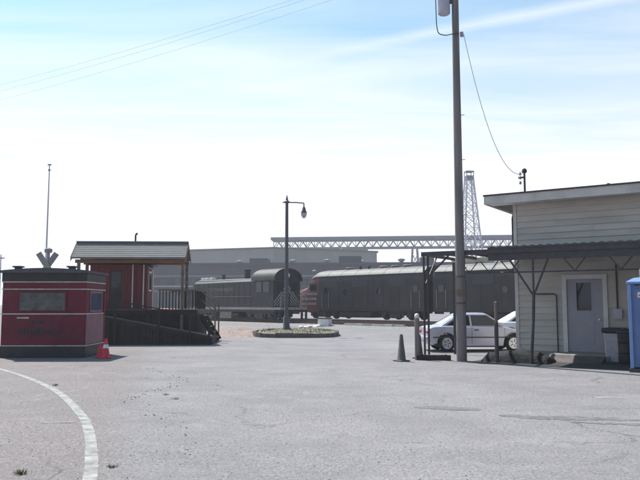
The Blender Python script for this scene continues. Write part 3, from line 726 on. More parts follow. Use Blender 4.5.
# ramp along the front: high left, low right
def rz(x): return 1.40-(x+2.3)*.185
g = B(); g.add([(-2.3,-1.05,rz(-2.3)),(3.35,-1.05,rz(3.35)),(3.35,-.06,rz(3.35)),(-2.3,-.06,rz(-2.3)),(-2.3,-1.05,rz(-2.3)-.06),(3.35,-1.05,rz(3.35)-.06),(3.35,-.06,rz(3.35)-.06),(-2.3,-.06,rz(-2.3)-.06)],
      [(0,1,2,3),(7,6,5,4),(0,1,5,4),(1,2,6,5),(2,3,7,6),(3,0,4,7)]); g.build('ramp_deck', M['wood'], t)
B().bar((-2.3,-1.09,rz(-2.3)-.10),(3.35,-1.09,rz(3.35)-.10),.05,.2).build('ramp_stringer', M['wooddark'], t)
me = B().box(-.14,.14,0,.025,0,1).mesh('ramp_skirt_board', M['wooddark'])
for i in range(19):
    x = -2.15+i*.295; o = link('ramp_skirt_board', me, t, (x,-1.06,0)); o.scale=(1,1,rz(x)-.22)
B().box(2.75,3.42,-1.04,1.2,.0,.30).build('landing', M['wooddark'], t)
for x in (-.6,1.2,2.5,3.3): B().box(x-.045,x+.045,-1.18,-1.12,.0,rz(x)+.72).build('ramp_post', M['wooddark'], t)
B().bar((-.6,-1.15,rz(-.6)+.74),(3.3,-1.15,rz(3.3)+.74),.07,.05).build('handrail', M['wooddark'], t)
# platform railings, right of the shed
g = B().box(.9,2.6,.03,.09,2.28,2.34).build('handrail', M['wood'], t)
bm_ = B().box(-.02,.02,.04,.08,1.47,2.28).mesh('baluster', M['wooddark'])
for i in range(12): link('baluster', bm_, t, (1.0+i*.14,0,0))
B().box(2.56,2.62,.1,3.4,2.28,2.34).build('handrail', M['wood'], t)
for i in range(9): link('baluster', bm_, t, (2.59,.25+i*.36,0))
B().box(.9,2.6,3.4,3.46,2.28,2.34).build('handrail', M['wood'], t)
for i in range(12): link('baluster', bm_, t, (1.0+i*.14,3.37,0))
# stair at the right end with pale rail
st_ = empty('timber_stairs', (PX+2.62,PY+.9,0), PR, 'short dark stairs with thin pale rails at the right end of the platform', 'stairs')
for i in range(5): B().box(i*.13+.05,i*.13+.20,0,1.4,1.16-i*.25,1.20-i*.25).build('tread', M['wood'], st_)
for y in (-.04,1.44): B().bar((.04,y,1.2),(.74,y,.06),.05,.22).build('stringer', M['wooddark'], st_)
for y in (-.08,1.48):
    B().box(.66,.72,y-.03,y+.03,0,1.72).build('post', M['wood'], st_); B().bar((.05,y,2.3),(.69,y,1.70),.05,.05).build('handrail', M['wood'], st_)
    B().bar((.05,y,1.9),(.69,y,1.30),.04,.04).build('lower_rail', M['wood'], st_)

t = empty('pavilion_roof', (PX,PY,0), PR, 'open pavilion with grey gabled roof on posts over the red shed', 'pavilion')
ex0,ex1 = -2.75,2.12; ye,yr = -.35,.45; ze,zr = 3.72,4.42
for sg in (1,-1):
    y0 = ye if sg==1 else 2*yr-ye
    g = B(); g.add([(ex0,y0,ze),(ex1,y0,ze),(ex1,yr,zr),(ex0,yr,zr),(ex0,y0,ze-.07),(ex1,y0,ze-.07),(ex1,yr,zr-.07),(ex0,yr,zr-.07)],[(0,1,2,3),(7,6,5,4),(0,1,5,4),(1,2,6,5),(2,3,7,6),(3,0,4,7)])
    g.build('roof_slope', M['pavroof'], t)
# roofing courses, each lap a strip
for i in range(8):
    f0,f1 = i/8,(i+1)/8-.012
    z0,z1 = ze+(zr-ze)*f0,ze+(zr-ze)*f1; y0,y1 = ye+(yr-ye)*f0,ye+(yr-ye)*f1
    B().add([(ex0-.01,y0-.01,z0+.009),(ex1+.01,y0-.01,z0+.009),(ex1+.01,y1,z1+.007),(ex0-.01,y1,z1+.007),(ex0-.01,y0-.01,z0+.006),(ex1+.01,y0-.01,z0+.006),(ex1+.01,y1,z1+.004),(ex0-.01,y1,z1+.004)],
        [(0,1,2,3),(7,6,5,4),(0,1,5,4),(1,2,6,5),(2,3,7,6),(3,0,4,7)]).build('roofing_course', M['pavroof'], t)
B().box(ex0-.02,ex1+.02,yr-.08,yr+.08,zr-.0,zr+.06).build('ridge_cap', M['pavroof'], t)
for x in (ex0-.035,ex1+.005):
    for sg in (1,-1):
        y0 = ye if sg==1 else 2*yr-ye
        B().add([(x,y0,ze+.03),(x+.03,y0,ze+.03),(x+.03,yr,zr+.03),(x,yr,zr+.03),(x,y0,ze-.17),(x+.03,y0,ze-.17),(x+.03,yr,zr-.17),(x,yr,zr-.17)],[(0,1,2,3),(7,6,5,4),(0,1,5,4),(1,2,6,5),(2,3,7,6),(3,0,4,7)]).build('barge_board', M['wood'], t)
B().box(ex0+.1,ex1-.05,-.12,-.02,3.48,3.63).build('eave_beam', M['woodbrown'], t)
B().box(ex0+.1,ex1-.05,1.12,1.22,3.48,3.63).build('eave_beam', M['woodbrown'], t)
for x,y in ((ex0+.25,-.12),(ex1-.13,-.12),(ex0+.25,1.12),(ex1-.13,1.12)): B().box(x-.06,x+.06,y,y+.1,1.475,3.475).build('post', M['wood'], t)
B().box(ex1-.19,ex1-.07,-.14,-.05,.0,1.235).build('post', M['wood'], t)
B().tube([(-.28,.8,4.1),(-.28,.8,4.80)],.04,8).tube([(-.28,.8,4.80),(-.20,.8,4.88)],.045,8).build('flue_pipe', M['steel'], t)

t = empty('red_shed', (PX,PY,1.475), PR, 'barn red shed with dark doorway under the pavilion roof', 'shed')
sx0,sx1,sy0,sy1 = -2.2,.30,.62,1.98
bm2 = B().box(-.095,.095,-.02,.0,0,1.98).mesh('wall_board', M['red'])
B().box(sx0,sx1,sy0,sy1,0,1.98).build('wall', M['red'], t)
for i in range(12):
    x = sx0+.105+i*.206
    if -1.40 < x < -.66: continue
    link('wall_board', bm2, t, (x,sy0,0))
d_ = B().box(-1.31,-.76,sy0-.03,sy0-.003,.0,1.72).build('door', M['black'], t)
B().box(-1.24,-.83,sy0-.04,sy0-.031,.95,1.65).build('door_window', M['glass'], d_)
for x0,x1 in ((-1.39,-1.315),(-.755,-.68)): B().box(x0,x1,sy0-.045,sy0-.021,0,1.85).build('door_trim', M['red'], t)
for x in (-.30,.18): B().tube([(x,sy0-.09,.05),(x,sy0-.09,1.97)],.032,8).build('pale_post', M['fascia'], t)
B().box(sx1-.06,sx1+.03,sy0-.05,sy0+.05,0,1.975).build('corner_board', M['red'], t)
w_ = B().box(sx1+.002,sx1+.03,sy0+.35,sy0+.95,.8,1.7).build('window_frame', M['white'], t); B().box(sx1+.031,sx1+.036,sy0+.41,sy0+.89,.87,1.63).build('window_pane', M['glass'], w_)
rr=[]
for x in (sx0-.1,sx1+.20): rr.append([(x,sy0-.1+(sy1-sy0+.2)*k/10,1.985+.18*math.sin(math.pi*k/10)) for k in range(11)]+[(x,sy1+.1,1.95),(x,sy0-.1,1.95)])
B().rings(rr).build('roof', M['black'], t, 40)
B().tube([(sx1+.06,sy0+.1,1.85),(sx1+.2,sy0+.1,1.8),(sx1+.26,sy0+.1,1.6),(sx1+.26,sy0+.1,.1)],.022,8).build('grab_iron', M['white'], t)
# long pale plank on deck edge, sunlit
t = empty('pale_plank', (PX-2.0,PY-.7,1.478), PR, 'pale plank lying by the booth end of the dark platform', 'plank')
B().box(-.45,.45,.72,.95,.0,.045).build('board', M['white'], t)

# ================================================================== UTILITY POLE
t = empty('utility_pole', (4.24,20.75,0), R(-20), 'tall weathered wooden utility pole with a hanging transformer can', 'utility pole')
B().tube([(0,0,0),(0,0,4),(0,0,9),(0,0,13.0)],[.155,.135,.112,.10],16).build('pole_shaft', M['polewood'], t, 40)
B().box(-1.2,1.2,-.19,-.125,12.35,12.47).build('crossarm', M['polewood'], t)
for x in (-1.1,-.55,.55,1.1): B().lathe([(.03,12.47),(.06,12.5),(.04,12.56),(.06,12.6),(.02,12.66)],(x,-.155,0),10).build('insulator', M['ceramic'], t, 40)
tr = B().lathe([(.16,10.76),(.19,10.79),(.19,11.78),(.205,11.80),(.205,11.92),(.12,11.98)],(-.34,-.06,0),18).build('transformer', M['can'], t, 40)
B().box(-.20,-.06,-.08,.02,11.1,11.2).box(-.20,-.06,-.08,.02,11.6,11.7).build('bracket', M['steel'], tr)
for a in (-.12,.12): B().lathe([(.03,11.98),(.05,12.03),(.03,12.08),(.05,12.13),(.02,12.2)],(-.34+a,-.06,0),10).build('bushing', M['ceramic'], tr, 40)
B().tube(smooth_line([(-.46,-.06,12.15),(-.58,-.10,11.7),(-.58,-.12,10.8),(-.56,-.12,10.35),(-.50,-.1,10.15),(-.3,-.12,10.06),(-.1,-.16,10.05),(.12,-.16,10.05)]),.016,6).build('drop_lead', M['wire'], t)
B().box(.14,.24,-.08,.06,10.0,10.12).build('clevis', M['ceramic'], t)
B().box(-.08,.08,-.175,-.135,1.95,2.12).build('warning_plate', M['woodbrown'], t)
for z in (2.8,4.4,6.1,7.5): B().tube([(.09,0,z),(.22,0,z)],.010,6).build('step_bolt', M['steel'], t)
B().tube([(.10,.16,.0),(.10,.16,3.3)],.03,8).build('conduit', M['steel'], t)
for z in (1.7,2.5): B().lathe([(.155,z),(.155,z+.05)],n=16).build('pole_band', M['rust'], t, 40)
# service cable to the roof
cz = [Vector((4.46,20.6,10.05))]
A_, E_ = Vector((4.46,20.62,10.05)), Vector((6.68,22.33,6.02))
pts = []
for i in range(25):
    f = i/24; p = A_.lerp(E_, f); p.z = 10.05+(5.98-10.05)*f - 4*1.25*f*(1-f); pts.append(p)
o = B().tube(pts,.011,6).build('service_cable', M['wirepale']); tag(o,'thin drooping service cable from the wooden pole to the roof mast','cable')
# long span wires heading to the upper left
cr = Matrix.Rotation(R(-20),4,'Z')
for i,x in enumerate((-1.1,-.55,1.1)):
    a = Vector((4.24,20.75,12.68)) + cr @ Vector((x,-.155,0)); a.z = 12.68
    e = a + Vector((-46,26.5+(1.4*i),.6)); pts=[]
    for k in range(33):
        f=k/32; p=a.lerp(e,f); p.z -= 4*1.0*f*(1-f); pts.append(p)
    o = B().tube(pts,.0045,5).build('overhead_wire', M['wirepale'])
    tag(o, ('lowest','middle','highest')[i]+' of the three thin overhead wires crossing the upper left sky','wire','overhead wires from the pole')

# ================================================================== CLAPBOARD BUILDING (right)
BR = R(-33)
bw = Vector((math.cos(BR),math.sin(BR),0)); bn = Vector((-math.sin(BR),math.cos(BR),0))
BP = Vector((3.3,21.5,0))
def bl(x,y,z=0): return BP + bw*x + bn*y + Vector((0,0,z))
t = empty('clapboard_building', BP, BR, 'cream clapboard building with flat overhanging roof on the right', 'building')
WY = 2.7; X0,X1 = 1.99,13.0
B().box(X0+.02,X1,WY+.03,WY+5.0,0,5.05).build('wall', M['clap'], t)
prof = [(0,0),(0,.205)]
def clap(x0,x1,z):
    g = B(); 
    g.add([(x0,-.016,z),(x1,-.016,z),(x1,.022,z+.205),(x0,.022,z+.205),(x0,.028,z),(x1,.028,z),(x1,.028,z+.205),(x0,.028,z+.205)],[(0,1,2,3),(0,1,5,4),(3,2,6,7),(0,3,7,4),(1,2,6,5)])
    return g
zc = .2; dz0,dz1,dx0,dx1 = .2,2.62,3.50,4.84
while zc < 5.0:
    spans = [(X0+.11,X1)] if zc >= dz1-.02 else [(X0+.11,dx0-.003),(dx1+.003,X1)]
    for a,e in spans:
        # boards butt at staggered joints
        cuts = [a]; x = a+random.uniform(1.8,3.6)
        while x < e-.8: cuts.append(x); x += random.uniform(2.8,4.2)
        cuts.append(e)
        for p,q in zip(cuts[:-1],cuts[1:]):
            o = clap(p+.0015,q-.0015,zc).build('clapboard', M['clap'], t); o.location=(0,WY+random.uniform(-.003,.002),0)
    zc += .2
B().box(X0-.005,X0+.105,WY-.02,WY+.029,.0,5.02).build('corner_board', M['fascia'], t)
B().box(X0+.11,X1,WY-.04,WY+.029,.0,.195).build('plinth', M['concrete'], t)
# roof
B().box(1.26,X1+.6,2.1,WY+5.6,5.06,5.24).build('roof', M['roofgrey'], t)
B().box(1.24,X1+.6,2.06,2.098,4.98,5.27).build('fascia_board', M['fascia'], t)
B().box(1.22,1.258,2.06,WY+5.6,4.98,5.27).build('fascia_board', M['fascia'], t)
B().box(1.30,X1,2.10,WY-.01,5.0,5.055).build('soffit', M['fascia'], t)
B().box(1.2,X1+.6,2.02,2.055,5.25,5.30).build('drip_edge', M['steel'], t)
for x in (5.0,): B().box(x-.04,x+.04,2.6,2.7,5.24,5.42).build('roof_bracket', M['steel'], t)
# door
dr = B().box(dx0+.14,dx1-.14,WY-.015,WY+.03,.22,2.47).build('door', M['door'], t)
B().box(3.93,4.35,WY-.03,WY-.0155,1.50,2.36).build('door_glass', M['glass'], dr)
for x0,x1,z0,z1 in ((3.86,4.42,.45,1.2),): B().box(x0,x1,WY-.024,WY-.0155,z0,z1).build('door_panel', M['door'], dr)
B().lathe([(.02,-.06),(.035,-.05),(.035,-.02),(.012,0)],(4.60,WY-.016,1.22),10,'y').build('door_knob', M['chrome'], dr, 40)
for x0,x1 in ((dx0,dx0+.13),(dx1-.13,dx1)): B().box(x0,x1,WY-.06,WY+.03,.2,2.62).build('door_trim', M['trim'], t)
B().box(dx0+.132,dx1-.132,WY-.055,WY+.03,2.48,2.62).build('door_trim', M['trim'], t)
for i in range(9):
    x = 2.4+i*1.15
    B().tube([(x,2.095,5.0),(x,2.13,4.985)],.012,5).build('nail_head', M['steel'], t)
# conduits
B().tube([(X0-.05,WY+.05,3.6),(X0-.05,WY+.05,4.55),(X0-.02,WY+.05,4.68),(X0+.06,WY+.05,4.72)],.03,8).tube([(X0-.05,WY+.05,4.2),(X0+.06,WY+.05,4.2)],.02,6).build('conduit', M['steel'], t, 40)
B().tube([(2.6,WY-.05,2.02),(3.25,WY-.05,2.02),(3.32,WY-.05,1.96),(3.32,WY-.05,.2)],.022,8).build('conduit', M['steel'], t, 40)
B().tube([(5.12,WY-.05,2.9),(5.12,WY-.05,1.55)],.025,8).build('conduit', M['steel'], t, 40)
B().box(5.0,5.25,WY-.12,WY-.03,1.25,1.55).build('meter_box', M['can'], t)
# service mast on the roof
mp_ = bl(2.42,2.62,5.245)
t = empty('service_mast', mp_, BR, 'short service mast with insulators standing on the roof corner', 'mast')
B().tube([(0,0,0),(0,0,.78)],.035,8).build('pipe', M['steel'], t)
B().lathe([(.04,.76),(.09,.80),(.08,.88),(.02,.93)],n=10).build('weatherhead', M['steel'], t, 40)
B().box(-.2,.02,-.03,.03,.60,.65).build('bracket', M['steel'], t)
for z in (.45,.62,.75): B().lathe([(.03,-.05),(.045,0),(.03,.05)],(-.14,0,z),8).build('insulator', M['ceramic'], t, 40)

# canopy
t = empty('canopy', BP, BR, 'dark steel canopy along the front of the clapboard building on braced posts', 'canopy')
CZ = 3.18
B().box(-.1,12.5,-.08,.08,CZ,CZ+.14).build('front_beam', M['steel'], t)
B().box(2.05,12.5,-.10,.09,CZ+.142,CZ+.19).build('front_gutter', M['steel'], t)
B().box(-.1,1.95,2.45,2.58,CZ-.06,CZ+.08).build('rear_beam', M['paleframe'], t)
for i in range(44):   # corrugated roof sheets
    x = 2.05+i*.236
    B().add([(x,.0,CZ+.2),(x+.118,.0,CZ+.235),(x+.234,.0,CZ+.2),(x,2.66,CZ+.30),(x+.118,2.66,CZ+.335),(x+.234,2.66,CZ+.30),(x,.0,CZ+.192),(x+.234,.0,CZ+.192),(x,2.66,CZ+.292),(x+.234,2.66,CZ+.292)],
        [(0,1,4,3),(1,2,5,4),(6,8,9,7),(0,2,7,6),(0,1,2),(3,5,4),(3,8,9,5)]).build('roof_sheet', M['tin'], t)
for i in range(9):
    x = 2.2+i*1.2; B().box(x-.04,x+.04,.09,2.64,CZ-.02,CZ+.15).build('joist', M['wooddark'], t)
for x in (-.02,.75,1.5): B().box(x-.03,x+.03,.09,2.44,CZ+.01,CZ+.10).build('joist', M['steel'], t)
B().box(2.05,12.5,-.045,.045,CZ-.20,CZ-.003).build('valance', M['steel'], t)
tie = 2.62
B().tube([(2.4,0,tie),(12.4,0,tie)],.022,6).build('tie_rod', M['steel'], t)
for x in (3.35,9.6):
    p = B().tube([(x-.12,0,0),(x-.03,0,1.25),(x,0,1.95)],.045,8).build('post', M['steel'], t, 40)
    for dx,zt_ in ((-.78,CZ-.02),(0.0,CZ-.02),(.5,CZ-.02)): B().tube([(x,0,1.93),(x+dx,0,zt_)],.032,6).build('brace', M['steel'], p)
for x in (4.5,5.7,6.9,8.1): 
    B().tube([(x-.3,0,CZ-.18),(x,0,tie),(x+.3,0,CZ-.18)],.024,6).build('web_brace', M['steel'], t)
for x in (-.05,.09): B().tube([(x,0,0),(x,0,CZ)],.035,8).build('post', M['steel'], t)
B().tube([(.1,0,2.55),(.8,0,CZ+.02)],.028,6).tube([(0,0,2.3),(0,.9,CZ+.02)],.025,6).build('brace', M['steel'], t)
for x in (.5,1.2,1.9): B().tube([(x-.3,2.5,CZ-.06),(x,2.5,2.75),(x+.3,2.5,CZ-.06)],.022,6).build('web_brace', M['steel'], t)
B().tube([(.1,2.5,2.74),(1.9,2.5,2.74)],.02,6).build('tie_rod', M['steel'], t)
B().box(-.1,-.02,2.47,2.55,0,CZ-.06).build('post', M['steel'], t)

# doorstep, ramp, bins, heap, pipe post
t = empty('doorstep', bl(0,0), BR, 'low concrete doorstep and short ramp in front of the white door', 'doorstep')
B().box(3.3,5.0,1.7,WY-.045,.0,.18).build('step_slab', M['concrete'], t, bevel=.015)
B().add([(3.3,1.0,.005),(4.9,1.0,.005),(4.9,1.69,.17),(3.3,1.69,.17),(3.3,1.69,0),(4.9,1.69,0)],[(0,1,2,3),(0,4,3),(1,5,2),(2,5,4,3),(0,1,5,4)]).build('ramp_slab', M['kerb'], t)
t = empty('pale_bin', bl(5.12,2.0), BR, 'pale bin with a dark lid right of the white door', 'bin')
B().add([(-.22,-.2,0),(.22,-.2,0),(.22,.2,0),(-.22,.2,0),(-.26,-.25,.85),(.26,-.25,.85),(.26,.25,.85),(-.26,.25,.85)],[(3,2,1,0),(4,5,6,7),(0,1,5,4),(1,2,6,5),(2,3,7,6),(3,0,4,7)]).build('bin_body', M['whitebin'], t, bevel=.03)
B().box(-.32,.32,-.30,.30,.855,1.0).build('lid', M['black'], t, bevel=.04)
t = empty('dark_barrel', bl(5.55,1.55), BR, 'dark round waste barrel between the pale bin and the blue cabin', 'barrel')
B().lathe([(.26,0),(.28,.05),(.27,.28),(.29,.30),(.27,.32),(.27,.58),(.29,.6),(.27,.62),(.29,.86),(.26,.88)],n=20).build('drum', M['black'], t, 40)
B().lathe([(.30,.881),(.30,.92),(.2,1.0)],n=20).build('lid', M['steel'], t, 40)
# heap
b = B(); nx,ny=26,14; vs=[]; fs=[]
for j in range(ny+1):
    for i in range(nx+1):
        u,v=i/nx*2-1,j/ny*2-1; e=max(0,1-abs(u)**3)*max(0,1-abs(v)**2.4)
        vs.append((2.7+u*.98,.55+v*.55,-.01+e**.35*(.33+.05*math.sin(5*u+1)+.03*math.sin(11*u+5*v)+random.uniform(-.035,.035))))
for j in range(ny):
    for i in range(nx): fs.append((j*(nx+1)+i,j*(nx+1)+i+1,(j+1)*(nx+1)+i+1,(j+1)*(nx+1)+i))
o = b.add(vs,fs).build('dark_heap', M['heap'], smooth=70); o.location=BP; o.rotation_euler=(0,0,BR)
tag(o,'low dark lumpy heap on the ground at the foot of the branching canopy post','heap')
t = empty('pipe_post', bl(2.25,-.05), BR, 'upright pipe with pale top standing in front of the silver coupe hood', 'bollard')
B().tube([(0,0,0),(0,0,1.15)],.06,10).build('pipe', M['steel'], t); B().tube([(0,0,1.151),(0,0,1.72)],.045,10).build('sleeve', M['wood'], t)
B().lathe([(.046,1.721),(.05,1.75),(.02,1.78)],n=10).build('cap', M['wood'], t, 40)
# portable toilet
t = empty('portable_toilet', bl(6.0,-.99), BR, 'blue portable toilet cabin at the right edge of the view', 'portable toilet')
B().box(0.02,1.12,.02,1.12,.12,2.16).build('cabin_wall', M['blue'], t, bevel=.02)
for x in (0,1.08):
    for y in (0,1.08): B().box(x-.012,x+.072,y-.012,y+.072,.1,2.2).build('corner_post', M['bluelight'] if (x==0 and y==0) else M['blue'], t, bevel=.01)  # only the front left post is paler: its lit edge is painted in
B().box(-.04,1.18,-.04,1.18,0,.095).build('skid_base', M['steel'], t)
rr=[[(0+i_,0+i_,z),(1.14-i_,0+i_,z),(1.14-i_,1.14-i_,z),(0+i_,1.14-i_,z)] for i_,z in ((-.04,2.205),(-.04,2.26),(.12,2.36),(.4,2.40))]
B().rings(rr).build('roof', M['bluelight'], t)
d_=B().box(.14,1.0,-.02,.015,.2,2.08).build('door', M['blue'], t, bevel=.01)
for i in range(6): B().box(.24,.90,-.032,-.021,.35+i*.1,.39+i*.1).build('vent_slat', M['blue'], d_)
B().box(.22,.46,-.026,-.021,1.86,2.0).build('notice', M['white'], d_); B().box(.24,.44,-.030,-.0265,1.90,1.93).build('notice_band', M['conered'], d_)
B().box(.86,.94,-.06,-.021,1.05,1.15).build('latch', M['steel'], d_)
B().tube([(.2,.9,2.38),(.2,.9,2.62)],.05,8).build('vent_pipe', M['white'], t)

# cones, bollard, wheel stop by the pole
cone('grimy_cone', 2.43, 20.7, .80, .185, M['conegrey'], 'tall grimy grey cone standing alone left of the bollard', False, 'grimy cones by the car')
cone('grimy_cone', 3.12, 21.75, .74, .17, M['conegrey'], 'grimy grey cone half hidden behind the bollard', False, 'grimy cones by the car')
t = empty('bollard', (2.98,21.25,0), 0, 'thin bollard post with a white knob beside the grimy cones', 'bollard')
B().tube([(0,0,0),(0,0,1.26)],.075,12).build('post', M['polewood'], t, 40)
B().lathe([(.05,1.261),(.075,1.30),(.07,1.37),(.03,1.41)],n=12).build('knob', M['white'], t, 50)
t = empty('wheel_stop', (3.42,21.1,0), R(-8), 'dark low timber wheel stop at the foot of the canopy end posts', 'wheel stop')
B().box(-.48,.55,-.09,.09,.0,.16).build('timber', M['wooddark'], t, bevel=.015)
for x in (-.3,.4): B().lathe([(.03,.161),(.03,.175),(.01,.18)],(x,0,0),8).build('bolt', M['steel'], t)

# ================================================================== CARS
def make_car(paint, label, group=None):
    t = empty('parked_car', (0,0,0), 0, label, 'car', group)
    wr = .305; xr,xf = -1.3,1.3
    def arc(cx, r=.37, n=9): return [(cx+r*math.cos(math.pi*(k/n)), .30+r*math.sin(math.pi*(k/n))) for k in range(n+1)]
    ol = [(-1.99,.36),(-1.85,.24)]+[(p[0],max(p[1],.24)) for p in reversed(arc(xr))]+[(-.9,.19),(.9,.19)]+[(p[0],max(p[1],.24)) for p in reversed(arc(xf))]+\
         [(1.95,.24),(2.10,.34),(2.13,.52),(2.08,.66),(1.9,.73),(1.2,.84),(.98,.885),(-1.45,.92),(-1.8,.905),(-1.98,.85),(-2.03,.60),(-2.02,.48)]
    g=B(); rg=[]
    for y,of in ((-.84,.07),(-.83,.025),(-.79,.0),(.79,.0),(.83,.025),(.84,.07)): rg.append([(p[0],y,p[1]) for p in offset_poly(ol,of)])
    g.rings(rg).build('body', paint, t, 40)
    # greenhouse
    st=[(-1.52,.70,.90,.60),(-.80,.60,1.33,.0),(.30,.60,1.36,.0),(1.08,.70,.88,.6)]
    gb=[(-1.55,.71,.905),(1.12,.71,.875)]; tp=[(-.74,.57,1.345),(-.25,.575,1.38),(.34,.57,1.36)]
    base=[(-1.55,-.72,.90),(1.12,-.72,.872),(1.12,.72,.872),(-1.55,.72,.90)]
    top=[(-.78,-.56,1.33),(.36,-.56,1.34),(.36,.56,1.34),(-.78,.56,1.33)]
    cr_=[(-.66,-.45,1.385),(.24,-.45,1.39),(.24,.45,1.39),(-.66,.45,1.385)]
    B().rings([base,top,cr_]).build('cabin', paint, t, 20, bevel=.025)
    def quad(name,a,b_,c,d,m,proud=.012,parent=t):
        a,b_,c,d=map(Vector,(a,b_,c,d)); nn=(b_-a).cross(d-a).normalized()*proud
        B().add([a+nn,b_+nn,c+nn,d+nn,a-nn,b_-nn,c-nn,d-nn],[(0,1,2,3),(0,1,5,4),(1,2,6,5),(2,3,7,6),(3,0,4,7)]).build(name,m,parent)
    def lerp3(f,s,z): 
        k=(z-.89)/(1.335-.89); return Vector(((-1.55+(.77)*k) if f=='r' else (1.12-.76*k), s*(.72-.16*k), z))
    for s in (-1,1):
        def P(x,z): k=(z-.89)/.445; return (x,s*(.72-.16*k),z)
        quad('side_window',P(-.28,.93),P(.93,.93),P(.32,1.30),P(-.30,1.30),M['glass'])
        quad('side_window',P(-1.28,.95),P(-.36,.94),P(-.38,1.30),P(-.72,1.29),M['glass'])
    quad('rear_window',(-1.47,-.62,.945),(-1.47,.62,.945),(-.84,.50,1.30),(-.84,-.50,1.30),M['glass'])
    quad('windscreen',(1.05,.62,.915),(1.05,-.62,.915),(.42,-.50,1.305),(.42,.50,1.305),M['blueglass'])
    for x in (xr,xf):
        for s in (-1,1):
            w=B().lathe([(.17,-.09),(wr-.03,-.1),(wr,-.07),(wr,.07),(wr-.03,.1),(.17,.09)],n=22,axis='y').build('wheel',M['rubber'],t,40); w.location=(x,s*.74,wr)
            rim=B().lathe([(.02,-.118),(.06,-.122),(.15,-.106),(.20,-.116),(.21,-.09)],n=20,axis='y')
            o=rim.build('rim',M['chrome'],w,40)
            if s>0: o.rotation_euler=(0,0,math.pi)
            hub=B()
            for k in range(5):
                a=2*math.pi*k/5; hub.tube([(.05*math.cos(a),.122*s,.05*math.sin(a)),(.15*math.cos(a),.112*s,.15*math.sin(a))],.014,5)
            hub.build('spoke',M['steel'],w)
    B().box(2.05,2.2,-.80,.80,.36,.50).build('bumper',paint,t,bevel=.04); B().box(-2.11,-1.96,-.80,.80,.40,.55).build('bumper',paint,t,bevel=.04)
    for s in (-1,1):
        B().box(2.03,2.13,s*.66-.14,s*.66+.14,.54,.68).build('headlight',M['lamp_clear'],t,bevel=.02)
        B().box(-2.045,-1.92,s*.60-.16,s*.60+.16,.65,.75).build('taillight',M['lamp_red'],t,bevel=.02)
        B().box(.72,.86,s*.80-.11,s*.80+.09,.93,1.05).build('mirror',paint,t,bevel=.03)
        B().box(-.24,-.06,s*.835-.015,s*.835+.015,.76,.80).build('door_handle',M['steel'],t)
        B().box(-1.85,1.85,s*.842-.012,s*.842+.012,.50,.54).build('side_moulding',M['steel'],t)
        B().box(-.335,-.325,s*.84-.004,s*.84+.004,.28,.88).build('door_gap',M['rubber'],t); B().box(.955,.965,s*.84-.004,s*.84+.004,.28,.86).build('door_gap',M['rubber'],t)
    B().box(-1.6,1.6,-.7,.7,.16,.3).build('underbody',M['rubber'],t)
    return t
car = make_car(M['silver'],'silver two door coupe parked behind the wooden pole','cars parked beyond the building')
car.scale=(.93,.95,.99); car.rotation_euler=(0,0,R(4)); off=Matrix.Rotation(R(4),3,'Z')@Vector((-1.3*.93,-.84*.95,0)); car.location=Vector((4.52,24.6,.004))-off
def recolour(o,a,b_):
    for ch in kids(o):
        if ch.data and ch.data.materials and ch.data.materials[0]==a:
            ch.data=ch.data.copy(); ch.data.materials[0]=b_
        recolour(ch,a,b_)
c2=copy_tree(car); recolour(c2,M['silver'],M['carwhite']); c2.location=(9.55,31.2,.004); c2.rotation_euler=(0,0,R(4)); c2['label']='white car almost hidden between the silver coupe and the building corner'
c3=copy_tree(car); recolour(c3,M['silver'],M['carred']); c3.location=(-11.5,52.5,.004); c3.rotation_euler=(0,0,R(-30)); c3['label']='red car glimpsed through the platform railing beyond the pavilion'

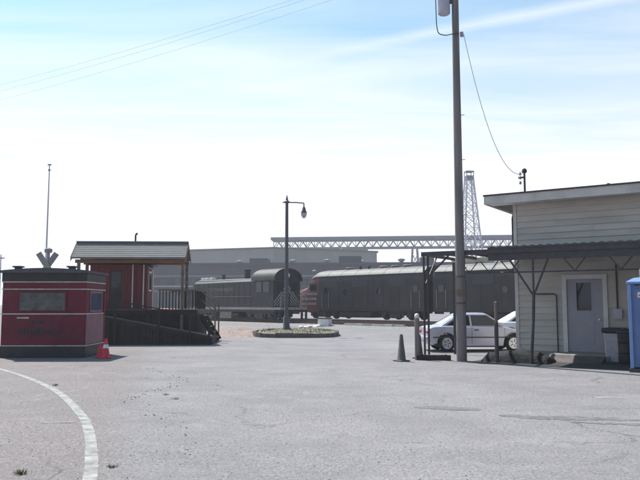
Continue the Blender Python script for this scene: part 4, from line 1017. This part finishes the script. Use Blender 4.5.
# ================================================================== small debris on the asphalt
def clump(x,y,m,label,cat,name,nb,h,group=None):
    g=B()
    for i in range(nb):
        a=random.random()*6.283; r=random.random()*.06; e=random.uniform(.01,.05)
        px,py=x+r*math.cos(a),y+r*math.sin(a); an=random.random()*3.14; w=.004
        g.add([(px-w*math.cos(an),py-w*math.sin(an),.0),(px+w*math.cos(an),py+w*math.sin(an),.0),(px+e*math.cos(a),py+e*math.sin(a),h*random.uniform(.4,1))],[(0,1,2)])
    tag(g.build(name,m),label,cat,group)
clump(-3.0,7.08,M['grass'],'small dry brown weed tuft in the pavement inside the curved line','weed','weed_tuft',90,.06)
clump(-2.18,7.38,M['grass'],'dark weed tuft just right of the white line near the bottom','weed','weed_tuft',60,.04)
clump(-5.55,14.6,M['grass'],'weed tuft beside the white line where the curve starts','weed','weed_tuft',70,.05)
clump(-2.9,13.1,M['grass'],'weed tuft out on the asphalt, the nearer of the pair right of the line','weed','weed_tuft',40,.04)
clump(-2.6,12.5,M['soil'],'flat dark scrap out on the asphalt, right of the line','debris','leaf_litter',30,.05)

g=B()
for i in range(130):
    f=random.random()**.8; y=6.6+f*12; x=-.22*y-.15+.5*math.sin(y*.9)+random.gauss(0,.13); sz=random.uniform(.008,.026); a=random.random()*6.28; hh=random.uniform(.004,.02)
    p=[(x+sz*math.cos(a+k*2.1)*random.uniform(.6,1.3),y+sz*math.sin(a+k*2.1)*random.uniform(.6,1.3),.001) for k in range(3)]
    g.add(p+[(x,y,hh)],[(0,1,3),(1,2,3),(2,0,3)])
o=g.build('leaf_litter',M['soil']); o['kind']='stuff'
g=B()
for i in range(2600):
    y=5.5+14*random.random()**1.6; x=random.uniform(-.52,.52)*y; sz=random.uniform(.004,.011); a=random.random()*6.28
    p=[(x+sz*math.cos(a+k*2.1)*random.uniform(.6,1.3),y+sz*math.sin(a+k*2.1)*random.uniform(.6,1.3),.0005) for k in range(3)]
    g.add(p+[(x,y,sz*.9)],[(0,1,3),(1,2,3),(2,0,3)])
o=g.build('loose_gravel',M['ballast']); o['kind']='stuff'

# ================================================================== air
b=B(); b.box(-1510,1510,-1510,1510,-1.0,46)
hz=b.build('haze',M['white']); hz.data.materials.clear()
hm=bpy.data.materials.new('haze'); hm.use_nodes=True; tn=hm.node_tree; tn.nodes.clear()
o_=tn.nodes.new('ShaderNodeOutputMaterial'); v_=tn.nodes.new('ShaderNodeVolumePrincipled'); v_.inputs['Density'].default_value=.0007; v_.inputs['Color'].default_value=(.93,.93,1,1)
v_.inputs['Anisotropy'].default_value=.2
tn.links.new(v_.outputs[0],o_.inputs['Volume']); hz.data.materials.append(hm); hz['kind']='stuff'
